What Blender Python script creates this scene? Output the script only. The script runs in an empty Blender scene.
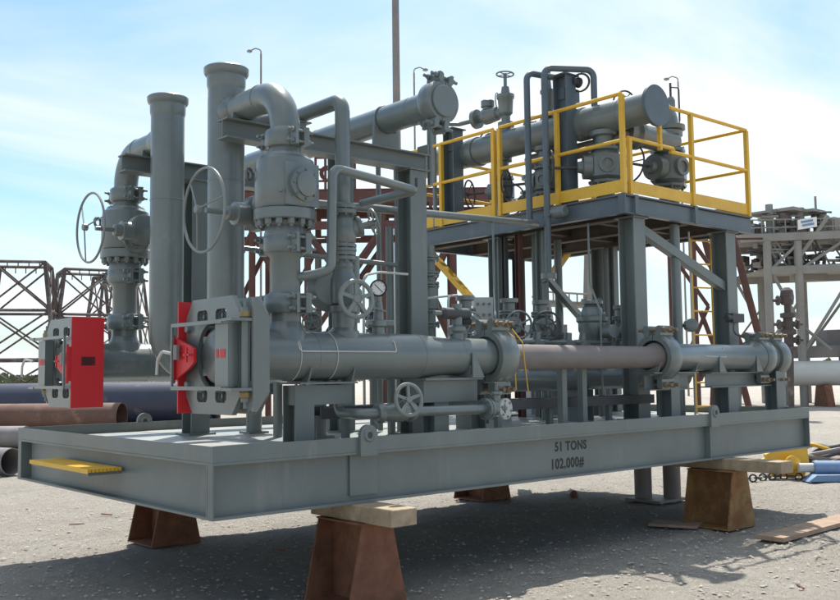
import bpy, bmesh, math, random
from mathutils import Vector, Matrix
random.seed(7)
S = bpy.context.scene
COL = S.collection
V = Vector
rad = math.radians

# ------------------------------------------------------------------ camera
CAM = V((-2.8915, -5.2671, 1.5586)); FPX = 952.85
yaw, pitch, roll = rad(48.957), rad(4.4324), rad(-0.7236)
fw = V((math.cos(pitch)*math.cos(yaw), math.cos(pitch)*math.sin(yaw), math.sin(pitch)))
rt = fw.cross(V((0, 0, 1))).normalized(); up = rt.cross(fw)
rt, up = rt*math.cos(roll)+up*math.sin(roll), -rt*math.sin(roll)+up*math.cos(roll)
cd = bpy.data.cameras.new('camera'); cam = bpy.data.objects.new('camera', cd); COL.objects.link(cam)
cam.matrix_world = Matrix(((rt.x, up.x, -fw.x, CAM.x), (rt.y, up.y, -fw.y, CAM.y), (rt.z, up.z, -fw.z, CAM.z), (0, 0, 0, 1)))
cd.sensor_width = 36; cd.lens = FPX/840*36; cd.clip_start = .05; cd.clip_end = 3000
S.camera = cam
def at(px, py, **k):            # a photo pixel and one known coordinate (X, Y, Z) or depth -> a point in the yard
    d = rt*((px-420)/FPX)+up*((300-py)/FPX)+fw
    a, v = list(k.items())[0]
    t = v if a == 'D' else (v-CAM['XYZ'.index(a)])/d['XYZ'.index(a)]
    return CAM+d*t

# ------------------------------------------------------------------ sky, sun, exposure
SUN = V((.41, .40, 1)).normalized()
el = math.asin(SUN.z); az = math.atan2(SUN.x, SUN.y)
W = bpy.data.worlds.new('World'); S.world = W; W.use_nodes = True
nt = W.node_tree; N = nt.nodes; Lk = nt.links; N.clear()
def nd(t, **k):
    n = N.new(t)
    for a, b in k.items(): setattr(n, a, b)
    return n
sky = nd('ShaderNodeTexSky', sky_type='NISHITA', sun_disc=False, sun_elevation=el, sun_rotation=az, air_density=1.0, dust_density=1.6, ozone_density=1.0)
tc = nd('ShaderNodeTexCoord'); sep = nd('ShaderNodeSeparateXYZ'); Lk.new(tc.outputs['Generated'], sep.inputs[0])
zz = nd('ShaderNodeMath', operation='ADD'); Lk.new(sep.outputs['Z'], zz.inputs[0]); zz.inputs[1].default_value = .16
dx = nd('ShaderNodeMath', operation='DIVIDE'); dy = nd('ShaderNodeMath', operation='DIVIDE')
Lk.new(sep.outputs['X'], dx.inputs[0]); Lk.new(zz.outputs[0], dx.inputs[1]); Lk.new(sep.outputs['Y'], dy.inputs[0]); Lk.new(zz.outputs[0], dy.inputs[1])
cmb = nd('ShaderNodeCombineXYZ'); Lk.new(dx.outputs[0], cmb.inputs[0]); Lk.new(dy.outputs[0], cmb.inputs[1])
mp = nd('ShaderNodeMapping'); mp.inputs['Rotation'].default_value = (0, 0, rad(-35)); mp.inputs['Scale'].default_value = (.55, 1.15, 1); mp.inputs['Location'].default_value = (.55, -1.0, 0)
Lk.new(cmb.outputs[0], mp.inputs[0])
cn = nd('ShaderNodeTexNoise'); cn.inputs['Scale'].default_value = .62; cn.inputs['Detail'].default_value = 9; cn.inputs['Roughness'].default_value = .56; cn.inputs['Distortion'].default_value = .6
Lk.new(mp.outputs[0], cn.inputs['Vector'])
hz = nd('ShaderNodeMapRange'); hz.inputs['From Min'].default_value = .30; hz.inputs['From Max'].default_value = .0; hz.inputs['To Min'].default_value = 0; hz.inputs['To Max'].default_value = .10
Lk.new(sep.outputs['Z'], hz.inputs['Value'])          # cloud layers close up towards the horizon
ca_ = nd('ShaderNodeMath', operation='ADD'); Lk.new(cn.outputs['Fac'], ca_.inputs[0]); Lk.new(hz.outputs[0], ca_.inputs[1])
cr = nd('ShaderNodeValToRGB'); cr.color_ramp.elements[0].position = .43; cr.color_ramp.elements[1].position = .66
Lk.new(ca_.outputs[0], cr.inputs[0])
mx = nd('ShaderNodeMix', data_type='RGBA'); Lk.new(cr.outputs[0], mx.inputs['Factor'])
tint = nd('ShaderNodeMix', data_type='RGBA', blend_type='MULTIPLY'); tint.inputs['Factor'].default_value = 1; tint.inputs['B'].default_value = (1.05, 1.33, 1.45, 1)
Lk.new(sky.outputs[0], tint.inputs['A']); Lk.new(tint.outputs['Result'], mx.inputs['A']); mx.inputs['B'].default_value = (8.6, 9.0, 9.2, 1)
bg = nd('ShaderNodeBackground'); bg.inputs['Strength'].default_value = .098
Lk.new(mx.outputs['Result'], bg.inputs[0]); wo = nd('ShaderNodeOutputWorld'); Lk.new(bg.outputs[0], wo.inputs[0])
sl = bpy.data.lights.new('sun', 'SUN'); sl.energy = 5.0; sl.angle = rad(.53); sl.color = (1, .95, .87)
so = bpy.data.objects.new('sun', sl); COL.objects.link(so); so.rotation_euler = SUN.to_track_quat('Z', 'Y').to_euler(); so.location = (0, 0, 30)
vs = S.view_settings; vs.view_transform = 'Standard'; vs.look = 'None'; vs.exposure = 0.34; vs.gamma = 1

# ------------------------------------------------------------------ materials
def mat(name, col, rough=.5, metal=0, var=.12, scale=3.0, bump=.0, bscale=60, dirt=None, dirt_amt=.0, dscale=1.2, spec=.5, streak=False, wear=0):
    m = bpy.data.materials.new(name); m.use_nodes = True; t = m.node_tree; n = t.nodes; b = n['Principled BSDF']
    b.inputs['Roughness'].default_value = rough; b.inputs['Metallic'].default_value = metal; b.inputs['Specular IOR Level'].default_value = spec
    g = n.new('ShaderNodeNewGeometry'); src = g.outputs['Position']
    ns = n.new('ShaderNodeTexNoise'); ns.inputs['Scale'].default_value = scale; ns.inputs['Detail'].default_value = 6; ns.inputs['Roughness'].default_value = .65
    t.links.new(src, ns.inputs['Vector'])
    r = n.new('ShaderNodeValToRGB'); r.color_ramp.elements[0].position = .3; r.color_ramp.elements[1].position = .7
    r.color_ramp.elements[0].color = tuple(c*(1-var) for c in col)+(1,); r.color_ramp.elements[1].color = tuple(min(1, c*(1+var)) for c in col)+(1,)
    t.links.new(ns.outputs['Fac'], r.inputs[0]); out = r.outputs[0]
    if dirt:
        d = n.new('ShaderNodeTexNoise'); d.inputs['Scale'].default_value = dscale; d.inputs['Detail'].default_value = 10; d.inputs['Roughness'].default_value = .72
        if streak:
            mpp = n.new('ShaderNodeMapping'); mpp.inputs['Scale'].default_value = (5, 5, .7); t.links.new(src, mpp.inputs[0]); t.links.new(mpp.outputs[0], d.inputs['Vector'])
        else: t.links.new(src, d.inputs['Vector'])
        dr = n.new('ShaderNodeValToRGB'); dr.color_ramp.elements[0].position = .62-dirt_amt*.3; dr.color_ramp.elements[1].position = .72-dirt_amt*.2
        t.links.new(d.outputs['Fac'], dr.inputs[0])
        mm = n.new('ShaderNodeMix'); mm.data_type = 'RGBA'; mu = n.new('ShaderNodeMath'); mu.operation = 'MULTIPLY'; mu.inputs[1].default_value = min(1, .35+dirt_amt)
        t.links.new(dr.outputs[0], mu.inputs[0]); t.links.new(mu.outputs[0], mm.inputs['Factor']); t.links.new(out, mm.inputs['A']); mm.inputs['B'].default_value = dirt+(1,); out = mm.outputs['Result']
        rr = n.new('ShaderNodeMapRange'); rr.inputs['To Min'].default_value = rough; rr.inputs['To Max'].default_value = min(1, rough+.3); t.links.new(mu.outputs[0], rr.inputs['Value']); t.links.new(rr.outputs[0], b.inputs['Roughness'])
    if wear:                                   # small rust chips and scuffs
        wn = n.new('ShaderNodeTexNoise'); wn.inputs['Scale'].default_value = 11; wn.inputs['Detail'].default_value = 8; wn.inputs['Roughness'].default_value = .8; t.links.new(src, wn.inputs['Vector'])
        wr_ = n.new('ShaderNodeValToRGB'); wr_.color_ramp.elements[0].position = .665; wr_.color_ramp.elements[1].position = .70; t.links.new(wn.outputs['Fac'], wr_.inputs[0])
        wm_ = n.new('ShaderNodeMix'); wm_.data_type = 'RGBA'; wu = n.new('ShaderNodeMath'); wu.operation = 'MULTIPLY'; wu.inputs[1].default_value = wear; t.links.new(wr_.outputs[0], wu.inputs[0]); t.links.new(wu.outputs[0], wm_.inputs['Factor']); t.links.new(out, wm_.inputs['A']); wm_.inputs['B'].default_value = (.11, .085, .06, 1); out = wm_.outputs['Result']
    t.links.new(out, b.inputs['Base Color'])
    if bump:
        bn = n.new('ShaderNodeTexNoise'); bn.inputs['Scale'].default_value = bscale; bn.inputs['Detail'].default_value = 4; t.links.new(src, bn.inputs['Vector'])
        bp = n.new('ShaderNodeBump'); bp.inputs['Strength'].default_value = bump; bp.inputs['Distance'].default_value = .01; t.links.new(bn.outputs['Fac'], bp.inputs['Height']); t.links.new(bp.outputs[0], b.inputs['Normal'])
    return m
DUST = (.34, .33, .29)
M = {}
M['grey'] = mat('grey_paint', (.140, .165, .158), .34, var=.13, scale=2.2, dirt=(.27, .265, .24), dirt_amt=.12, dscale=2.6, bump=.10, bscale=30, wear=.5)
M['grey'].node_tree.nodes['Principled BSDF'].inputs['Coat Weight'].default_value = .5; M['grey'].node_tree.nodes['Principled BSDF'].inputs['Coat Roughness'].default_value = .26
M['beam'] = mat('grey_beam_paint', (.155, .180, .173), .38, var=.12, scale=1.6, dirt=(.27, .26, .235), dirt_amt=.16, dscale=.9, bump=.10, bscale=9, streak=True, wear=.6)
M['blue'] = mat('sky_tinted_blue_grey', (.098, .125, .142), .38, var=.12, dirt=(.24, .24, .22), dirt_amt=.08, dscale=2, wear=.4)  # bluish sky reflection on the platform steel is put into this base colour
M['wheel'] = mat('wheel_paint', (.20, .22, .21), .38, var=.06)
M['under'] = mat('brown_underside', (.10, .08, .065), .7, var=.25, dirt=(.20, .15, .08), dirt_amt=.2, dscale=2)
M['deck'] = mat('deck_plate_paint', (.30, .32, .31), .42, var=.14, scale=2, dirt=(.42, .38, .30), dirt_amt=.35, dscale=1.1, bump=.25, bscale=45)
M['primer'] = mat('brown_primer', (.185, .160, .150), .55, var=.1, scale=5, dirt=(.20, .21, .21), dirt_amt=.25, dscale=3)
M['yellow'] = mat('yellow_paint', (.74, .43, .035), .42, var=.10, dirt=(.48, .33, .12), dirt_amt=.16, dscale=5, wear=.5)
M['red'] = mat('red_paint', (.62, .022, .028), .42, var=.05, dirt=(.42, .05, .05), dirt_amt=.12, dscale=5)
M['rust'] = mat('rusty_steel', (.185, .078, .042), .8, var=.35, scale=7, dirt=(.30, .15, .06), dirt_amt=.25, dscale=4, bump=.3, bscale=60)
M['ochre'] = mat('ochre_rusty_steel', (.28, .165, .06), .75, var=.3, scale=6, dirt=(.20, .085, .035), dirt_amt=.55, dscale=3.2, bump=.3, bscale=60)
M['rustpaint'] = mat('rust_red_primer', (.095, .040, .032), .75, var=.25, scale=1.5, dirt=(.16, .09, .065), dirt_amt=.2, dscale=2)
M['lattice'] = mat('brown_lattice_steel', (.080, .062, .058), .8, var=.3, scale=1.0, dirt=(.30, .27, .25), dirt_amt=.35, dscale=.8)
M['rustpipe'] = mat('rust_brown_pipe', (.125, .062, .042), .65, var=.22, scale=1.2, dirt=(.30, .19, .12), dirt_amt=.3, dscale=1.5)
M['bluepipe'] = mat('dark_blue_pipe', (.035, .042, .07), .5, var=.25, scale=1.0, dirt=(.30, .22, .17), dirt_amt=.25, dscale=.7)
M['greypipe'] = mat('weathered_grey_pipe', (.22, .20, .19), .6, var=.2, scale=1.2, dirt=(.33, .24, .18), dirt_amt=.25)
M['palepipe'] = mat('pale_pipe_paint', (.52, .52, .48), .4, var=.08, scale=.6, dirt=(.40, .36, .28), dirt_amt=.2, dscale=.8)
M['pale'] = mat('pale_beige_steel', (.25, .24, .215), .7, var=.15, scale=1, dirt=(.25, .19, .15), dirt_amt=.3, dscale=.8)
M['dark'] = mat('dark_metal', (.05, .052, .055), .5, var=.2)
M['black'] = mat('black_paint', (.012, .012, .013), .5, var=.1)
M['white'] = mat('white_face', (.78, .78, .75), .4, var=.03)
M['wood'] = mat('timber', (.36, .28, .185), .8, var=.25, scale=9, dirt=(.20, .16, .12), dirt_amt=.3, dscale=4, bump=.4, bscale=40)
M['plank'] = mat('old_plank', (.34, .24, .17), .85, var=.2, scale=9, dirt=(.27, .18, .13), dirt_amt=.3, dscale=4, bump=.4, bscale=40)
M['brass'] = mat('worn_brass', (.30, .22, .10), .5, metal=.5, var=.1)
M['bolt'] = mat('rust_tinted_bolt', (.22, .16, .10), .6, var=.3, scale=20)
M['box'] = mat('light_grey_enamel', (.44, .45, .43), .4, var=.05)
M['gasket'] = mat('dark_gasket', (.08, .09, .09), .6, var=.1)
M['tag'] = mat('dark_red_print', (.12, .012, .014), .5, var=.2)
M['bluepaint'] = mat('faded_blue_paint', (.16, .26, .42), .5, var=.12, dirt=(.35, .34, .32), dirt_amt=.2, dscale=4)
M['bush'] = mat('bush_leaf', (.085, .11, .04), .7, var=.35, scale=2)
M['stone'] = mat('pebble', (.40, .365, .32), .9, var=.3, scale=6)

# ground: dry pale grit with tracks, stains and small relief
def ground_mat():
    m = bpy.data.materials.new('dry_grit'); m.use_nodes = True; t = m.node_tree; n = t.nodes; b = n['Principled BSDF']; b.inputs['Roughness'].default_value = .95; b.inputs['Specular IOR Level'].default_value = .15
    g = n.new('ShaderNodeNewGeometry')
    def noise(sc, det, ro, vec=None, dist=0):
        q = n.new('ShaderNodeTexNoise'); q.inputs['Scale'].default_value = sc; q.inputs['Detail'].default_value = det; q.inputs['Roughness'].default_value = ro; q.inputs['Distortion'].default_value = dist
        t.links.new(vec or g.outputs['Position'], q.inputs['Vector']); return q.outputs['Fac']
    def ramp(f, p0, p1, c0, c1):
        r = n.new('ShaderNodeValToRGB'); r.color_ramp.elements[0].position = p0; r.color_ramp.elements[1].position = p1; r.color_ramp.elements[0].color = c0+(1,); r.color_ramp.elements[1].color = c1+(1,); t.links.new(f, r.inputs[0]); return r.outputs[0]
    def mix(f, a, c, k=1.0, bt='MIX'):
        q = n.new('ShaderNodeMix'); q.data_type = 'RGBA'; q.blend_type = bt
        mu = n.new('ShaderNodeMath'); mu.operation = 'MULTIPLY'; mu.inputs[1].default_value = k; t.links.new(f, mu.inputs[0]); t.links.new(mu.outputs[0], q.inputs['Factor']); t.links.new(a, q.inputs['A'])
        if isinstance(c, tuple): q.inputs['B'].default_value = c+(1,)
        else: t.links.new(c, q.inputs['B'])
        return q.outputs['Result']
    base = ramp(noise(.35, 8, .6), .3, .7, (.48, .435, .375), (.58, .54, .48))
    base = mix(ramp(noise(1.6, 8, .7), .45, .68, (0, 0, 0), (1, 1, 1)), base, (.47, .425, .365), .7)
    base = mix(ramp(noise(14, 6, .75), .50, .66, (0, 0, 0), (1, 1, 1)), base, (.34, .30, .255), .6)
    base = mix(ramp(noise(60, 3, .7), .56, .66, (0, 0, 0), (1, 1, 1)), base, (.20, .18, .16), .6)
    base = mix(ramp(noise(55, 3, .7), .30, .38, (1, 1, 1), (0, 0, 0)), base, (.68, .66, .62), .5)
    mpp = n.new('ShaderNodeMapping'); mpp.inputs['Rotation'].default_value = (0, 0, rad(-38)); mpp.inputs['Scale'].default_value = (.06, 1.7, 1); t.links.new(g.outputs['Position'], mpp.inputs[0])
    base = mix(ramp(noise(1, 5, .6, mpp.outputs[0]), .55, .66, (0, 0, 0), (1, 1, 1)), base, (.40, .37, .33), .6)
    t.links.new(base, b.inputs['Base Color'])
    bp = n.new('ShaderNodeBump'); bp.inputs['Strength'].default_value = 1.0; bp.inputs['Distance'].default_value = .09; t.links.new(noise(9, 10, .78), bp.inputs['Height'])
    bp2 = n.new('ShaderNodeBump'); bp2.inputs['Strength'].default_value = .8; bp2.inputs['Distance'].default_value = .02; t.links.new(noise(60, 4, .7), bp2.inputs['Height']); t.links.new(bp.outputs[0], bp2.inputs['Normal'])
    t.links.new(bp2.outputs[0], b.inputs['Normal']); return m
M['ground'] = ground_mat()

# ------------------------------------------------------------------ mesh helpers
class MB:
    def __init__(s): s.v = []; s.f = []
    def add(s, vs, fs):
        k = len(s.v); s.v += [V(a) for a in vs]; s.f += [tuple(i+k for i in f) for f in fs]; return s
    def box(s, a, b):
        (x0, y0, z0), (x1, y1, z1) = a, b
        x0, x1 = sorted((x0, x1)); y0, y1 = sorted((y0, y1)); z0, z1 = sorted((z0, z1))
        return s.add([(x0, y0, z0), (x1, y0, z0), (x1, y1, z0), (x0, y1, z0), (x0, y0, z1), (x1, y0, z1), (x1, y1, z1), (x0, y1, z1)],
                     [(3, 2, 1, 0), (4, 5, 6, 7), (0, 1, 5, 4), (1, 2, 6, 5), (2, 3, 7, 6), (3, 0, 4, 7)])
    def cbox(s, c, d): c = V(c); d = V(d)/2; return s.box(c-d, c+d)
    def bar(s, p, q, w, h, upv=(0, 0, 1)):      # rectangular bar from p to q, w sideways, h along upv
        p = V(p); q = V(q); d = (q-p).normalized(); u = V(upv)
        if abs(d.dot(u)) > .99: u = V((0, 1, 0)) if abs(d.y) < .9 else V((1, 0, 0))
        r = d.cross(u).normalized(); u = r.cross(d); r = r*w/2; u = u*h/2
        return s.add([p-r-u, p+r-u, p+r+u, p-r+u, q-r-u, q+r-u, q+r+u, q-r+u], [(0, 1, 2, 3), (7, 6, 5, 4), (4, 5, 1, 0), (5, 6, 2, 1), (6, 7, 3, 2), (7, 4, 0, 3)])
    def hbeam(s, p, q, w, h, t, upv=(0, 0, 1)): # rolled section: flanges normal to upv
        p = V(p); q = V(q); d = (q-p).normalized(); u = V(upv); u = (u-d*u.dot(d)).normalized()
        o = u*(h/2-t/2)
        s.bar(p+o, q+o, w, t, u); s.bar(p-o, q-o, w, t, u); return s.bar(p, q, t*.8, h-2*t, u)
    def lathe(s, p, d, prof, n=28, caps=True):
        p = V(p); d = V(d).normalized(); a = d.orthogonal().normalized(); b = d.cross(a); k = len(s.v)
        for (t, r) in prof:
            for i in range(n):
                w = 2*math.pi*i/n; s.v.append(p+d*t+(a*math.cos(w)+b*math.sin(w))*r)
        for j in range(len(prof)-1):
            for i in range(n):
                i2 = (i+1) % n; s.f.append((k+j*n+i, k+j*n+i2, k+(j+1)*n+i2, k+(j+1)*n+i))
        if caps: s.f.append(tuple(k+i for i in range(n-1, -1, -1))); s.f.append(tuple(k+(len(prof)-1)*n+i for i in range(n)))
        return s
    def cyl(s, p, q, r, n=16, bev=.0):
        p = V(p); q = V(q); L = (q-p).length
        if bev: return s.lathe(p, q-p, [(0, r-bev), (bev, r), (L-bev, r), (L, r-bev)], n)
        return s.lathe(p, q-p, [(0, r), (L, r)], n)
    def tube(s, pts, r, n=12, closed=False):
        pts = [V(a) for a in pts]; m = len(pts); k = len(s.v); pr = None
        for i, p in enumerate(pts):
            a = pts[(i-1) % m] if closed or i else p; b = pts[(i+1) % m] if closed or i < m-1 else p
            d = (b-a).normalized()
            u = d.orthogonal().normalized() if pr is None else (pr-d*pr.dot(d)).normalized()
            pr = u; w = d.cross(u)
            for j in range(n):
                g = 2*math.pi*j/n; s.v.append(p+(u*math.cos(g)+w*math.sin(g))*r)
        for i in range(m if closed else m-1):
            i2 = (i+1) % m
            for j in range(n):
                j2 = (j+1) % n; s.f.append((k+i*n+j, k+i*n+j2, k+i2*n+j2, k+i2*n+j))
        if not closed: s.f.append(tuple(k+j for j in range(n-1, -1, -1))); s.f.append(tuple(k+(m-1)*n+j for j in range(n)))
        return s
    def prism(s, poly, o, ax, ay, dep, holes=None):   # 2-D outline in the plane (ax, ay) through o, pushed along ax x ay by dep
        o = V(o); ax = V(ax); ay = V(ay); nz = ax.cross(ay).normalized()*dep; n = len(poly)
        vs_ = [o+ax*x+ay*y for x, y in poly]; vs_ += [a+nz for a in vs_]
        return s.add(vs_, [tuple(range(n-1, -1, -1)), tuple(range(n, 2*n))]+[(i, (i+1) % n, (i+1) % n+n, i+n) for i in range(n)])
    def torus(s, c, nrm, R, r, n=40, k=8):
        nrm = V(nrm).normalized(); a = nrm.orthogonal().normalized(); b = nrm.cross(a)
        return s.tube([V(c)+(a*math.cos(2*math.pi*i/n)+b*math.sin(2*math.pi*i/n))*R for i in range(n)], r, k, True)
    def build(s, name, m, parent=None, flat=False):
        me = bpy.data.meshes.new(name); o_ = origin(parent) if parent else V((0, 0, 0))
        me.from_pydata([tuple(a-o_) for a in s.v], [], s.f); me.materials.append(M[m] if isinstance(m, str) else m)
        bm = bmesh.new(); bm.from_mesh(me); bmesh.ops.recalc_face_normals(bm, faces=bm.faces); bm.to_mesh(me); bm.free()
        if not flat:
            me.polygons.foreach_set('use_smooth', [True]*len(me.polygons)); me.set_sharp_from_angle(angle=rad(38))
        ob = bpy.data.objects.new(name, me); COL.objects.link(ob)
        if parent: ob.parent = parent
        return ob
def origin(o):
    r = V((0, 0, 0))
    while o: r = r+o.location; o = o.parent
    return r
def tag(o, label, cat, group=None, kind=None):
    if label: o['label'] = label
    if cat: o['category'] = cat
    if group: o['group'] = group
    if kind: o['kind'] = kind
    return o
def thing(name, label, cat, loc=(0, 0, 0), group=None):
    o = bpy.data.objects.new(name, None); COL.objects.link(o); o.location = loc; o.empty_display_size = .2
    return tag(o, label, cat, group)
def bend(pts, R, n=7):          # round the corners of a polyline
    pts = [V(a) for a in pts]; out = [pts[0]]
    for i in range(1, len(pts)-1):
        a, b, c = pts[i-1], pts[i], pts[i+1]; d1 = (a-b).normalized(); d2 = (c-b).normalized()
        ang = math.acos(max(-1, min(1, d1.dot(d2)))); 
        if ang > math.pi-.02: out.append(b); continue
        t = R/math.tan(ang/2); t = min(t, (a-b).length*.49 if i > 1 else (a-b).length*.98, (c-b).length*.49 if i < len(pts)-2 else (c-b).length*.98); r_ = t*math.tan(ang/2)
        bis = (d1+d2).normalized(); cen = b+bis*(r_/math.sin(ang/2)); p0 = b+d1*t-cen; p1 = b+d2*t-cen
        tot = math.pi-ang; axn = p0.cross(p1).normalized()
        for j in range(n+1): out.append(cen+Matrix.Rotation(tot*j/n, 3, axn) @ p0)
    out.append(pts[-1]); return out
_meshes = {}
def hexnut(r, h):
    k = ('hex', round(r, 4), round(h, 4))
    if k not in _meshes:
        b = MB(); b.lathe((0, 0, 0), (0, 0, 1), [(0, r), (h*.85, r), (h, r*.82)], 6); b.lathe((0, 0, h), (0, 0, 1), [(0, r*.5), (h*.35, r*.5)], 8)
        me = bpy.data.meshes.new('bolt'); me.from_pydata([tuple(a) for a in b.v], [], b.f); me.materials.append(M['grey']); _meshes[k] = me
    return _meshes[k]
def bolts(parent, c, d, R, n, r, h, phase=0, mt=None):   # a ring of nuts, each its own part
    c = V(c); d = V(d).normalized(); a = d.orthogonal().normalized(); b = d.cross(a); me = hexnut(r, h); q = V((0, 0, 1)).rotation_difference(d)
    for i in range(n):
        w = 2*math.pi*(i+phase)/n; o = bpy.data.objects.new('bolt', me); COL.objects.link(o); o.parent = parent
        o.location = c+(a*math.cos(w)+b*math.sin(w))*R-origin(parent); o.rotation_mode = 'QUATERNION'; o.rotation_quaternion = q
def handwheel(parent, c, nrm, R, r, spokes=5, m='wheel', phase=.25, dish=.0, flat=False, hub=None):
    c = V(c); nrm = V(nrm).normalized(); a = V((0, 0, 1)); a = (a-nrm*a.dot(nrm)).normalized() if abs(nrm.z) < .9 else V((1, 0, 0)); b = nrm.cross(a)
    hw = MB().torus(c, nrm, R, r, 44, 8).build('handwheel', m, parent)
    h = hub or r*2.2
    MB().cyl(c-nrm*(h*.8+dish), c+nrm*(h*.6-dish), h, 14, h*.15).build('hub', m, hw)
    for i in range(spokes):
        w = 2*math.pi*(i+phase)/spokes; e = a*math.cos(w)+b*math.sin(w)
        if flat: MB().bar(c+e*h*.8, c+e*(R-r*.3), r*1.5, r*1.1, nrm).build('spoke', m, hw)
        else: MB().tube([c-nrm*dish+e*h*.7, c+e*R], r*.62, 8).build('spoke', m, hw)
    return hw
def flange(parent, c, d, r, t=.03, nb=8, br=None, name='flange', m='grey'):
    c = V(c); d = V(d).normalized()
    f = MB().lathe(c-d*t, d, [(0, r*.97), (.004, r), (t-.006, r), (t-.002, r*.985)], 28).build(name, m, parent)
    f2 = MB().lathe(c+d*.006, d, [(0, r*.985), (.004, r), (t-.004, r), (t, r*.97)], 28).build(name, m, parent)
    MB().lathe(c-d*.003, d, [(0, r*.8), (.01, r*.8)], 24).build('gasket', 'gasket', parent)
    if nb:
        b = MB(); a = d.orthogonal().normalized(); e = d.cross(a); br = br or r*.11
        for i in range(nb):
            w = 2*math.pi*(i+.5)/nb; q = c+(a*math.cos(w)+e*math.sin(w))*r*.84
            b.lathe(q-d*(t+br*1.3), d, [(0, br), (2*t+br*2.6, br)], 6)
        b.build('stud_ring', 'bolt' if m == 'grey2' else m, parent)
def clamp_hub(name, label, c, d, r, lug, group=None, studs=2, parent=None, lugr=None, blind=False, m='grey', boltm='grey'):
    """hub clamp: two ring halves with ears drawn together by studs; lug = direction of the ears"""
    c = V(c); d = V(d).normalized(); lug = V(lug); lug = (lug-d*lug.dot(d)).normalized(); o = d.cross(lug)
    t = parent or thing(name, label, 'pipe clamp', c, group); w = r*.42
    n = 32
    for sg in (1, -1):           # two halves
        b = MB(); k = 0; a0 = []
        for i in range(17):
            ang = math.pi*(i/16)*.985+.0075*math.pi; e = lug*math.cos(ang)+o*sg*math.sin(ang)
            a0.append([c+e*r*.72-d*w*1.0, c+e*r*.92-d*w*1.0, c+e*r-d*w*.72, c+e*r+d*w*.72, c+e*r*.92+d*w, c+e*r*.72+d*w])
        vs_ = [q for ring in a0 for q in ring]; fs = []
        for i in range(16):
            for j in range(6): fs.append((i*6+j, i*6+(j+1) % 6, (i+1)*6+(j+1) % 6, (i+1)*6+j))
        fs += [tuple(range(6)), tuple(range(96+5, 95, -1))]
        b.add(vs_, fs); b.build('clamp_half', m, t)
        for sl_ in (1, -1):
            e = MB(); q = c+lug*sl_*r*1.10+o*sg*r*.30
            e.prism([(-r*.26, -r*.13), (r*.16, -r*.13), (r*.24, -r*.02), (r*.24, r*.13), (-r*.16, r*.13), (-r*.26, r*.05)], q-d*w*1.05, lug*sl_, o*sg, w*2.1*(1 if (lug*sl_).cross(o*sg).dot(d) > 0 else -1))
            e.build('ear', m, t)
    for sl_ in (1, -1):
        for kx in ((-.62, .62) if studs == 2 else (0,)):
            q = c+lug*sl_*r*1.17+d*w*kx
            st = MB().cyl(q-o*r*.80, q+o*r*.80, r*.075, 10).build('stud', boltm, t)
            for sg in (1, -1):
                MB().lathe(q+o*sg*r*.43, o*sg, [(0, r*.13), (r*.15, r*.13), (r*.17, r*.10)], 6).build('nut', boltm, st)
    if blind: MB().lathe(c-d*w*.5, d, [(0, r*.74), (w*1.7, r*.74), (w*1.78, r*.70)], 36).build('blind_hub', m, t)
    return t

# ------------------------------------------------------------------ the yard
gm = MB(); GS = 900
from mathutils import noise as mn
NG = 300; GX0, GY0, GW = -4.0, -5.5, 21.0
def gh(x, y):
    e = min(x-GX0, GX0+GW-x, y-GY0, GY0+GW-y); e = max(0, min(1, e/2.0))
    return -.004+e*(.022*mn.noise((x*.9, y*.9, 3))+.016*mn.noise((x*2.7, y*2.7, 7))+.014*mn.noise((x*7, y*7, 1))+.016*max(0, mn.noise((x*13, y*13, 5))))-.012*e
for j in range(NG+1):
    for i in range(NG+1):
        x = GX0+GW*i/NG; y = GY0+GW*j/NG; gm.v.append(V((x, y, gh(x, y))))
for j in range(NG):
    for i in range(NG): a = j*(NG+1)+i; gm.f.append((a, a+1, a+NG+2, a+NG+1))
q4 = [0, NG, (NG+1)*(NG+1)-1, NG*(NG+1)]; k4_ = len(gm.v); gm.v += [V((-GS, -GS, -.004)), V((GS, -GS, -.004)), V((GS, GS, -.004)), V((-GS, GS, -.004))]
edge = [[i for i in range(NG+1)], [j*(NG+1)+NG for j in range(NG+1)], [NG*(NG+1)+i for i in range(NG, -1, -1)], [j*(NG+1) for j in range(NG, -1, -1)]]
for e in range(4): gm.f.append(tuple([k4_+e, k4_+(e+1) % 4]+edge[e][::-1]))
tag(gm.build('ground', 'ground', None, False), 'pale dry grit ground of the yard', None, None, 'structure')
# scattered pebbles and clods
pb = MB(); base8 = [(1, 0, 0), (0, 1, 0), (-1, 0, 0), (0, -1, 0), (0, 0, 1)]
for i in range(17000):
    D = random.uniform(5.0, 30) if i % 3 else random.uniform(4.5, 13); px = random.uniform(-60, 900)
    q = at(px, 372+FPX*1.5586/D, Z=0); r = random.choice((.005, .007, .008, .010, .013, .018))*random.uniform(.7, 1.4)
    w = random.uniform(0, 6); h = random.uniform(.25, .5); c_, s_ = math.cos(w), math.sin(w)
    vs_ = [(q.x+(a*c_-b*s_)*r*random.uniform(.7, 1.3), q.y+(a*s_+b*c_)*r, -.002+cz*r*h) for a, b, cz in base8]
    pb.add(vs_, [(0, 1, 4), (1, 2, 4), (2, 3, 4), (3, 0, 4)])
tag(pb.build('pebbles', 'stone', None, True), 'small pale pebbles scattered over the grit ground', 'pebbles', None, 'stuff')

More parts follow.
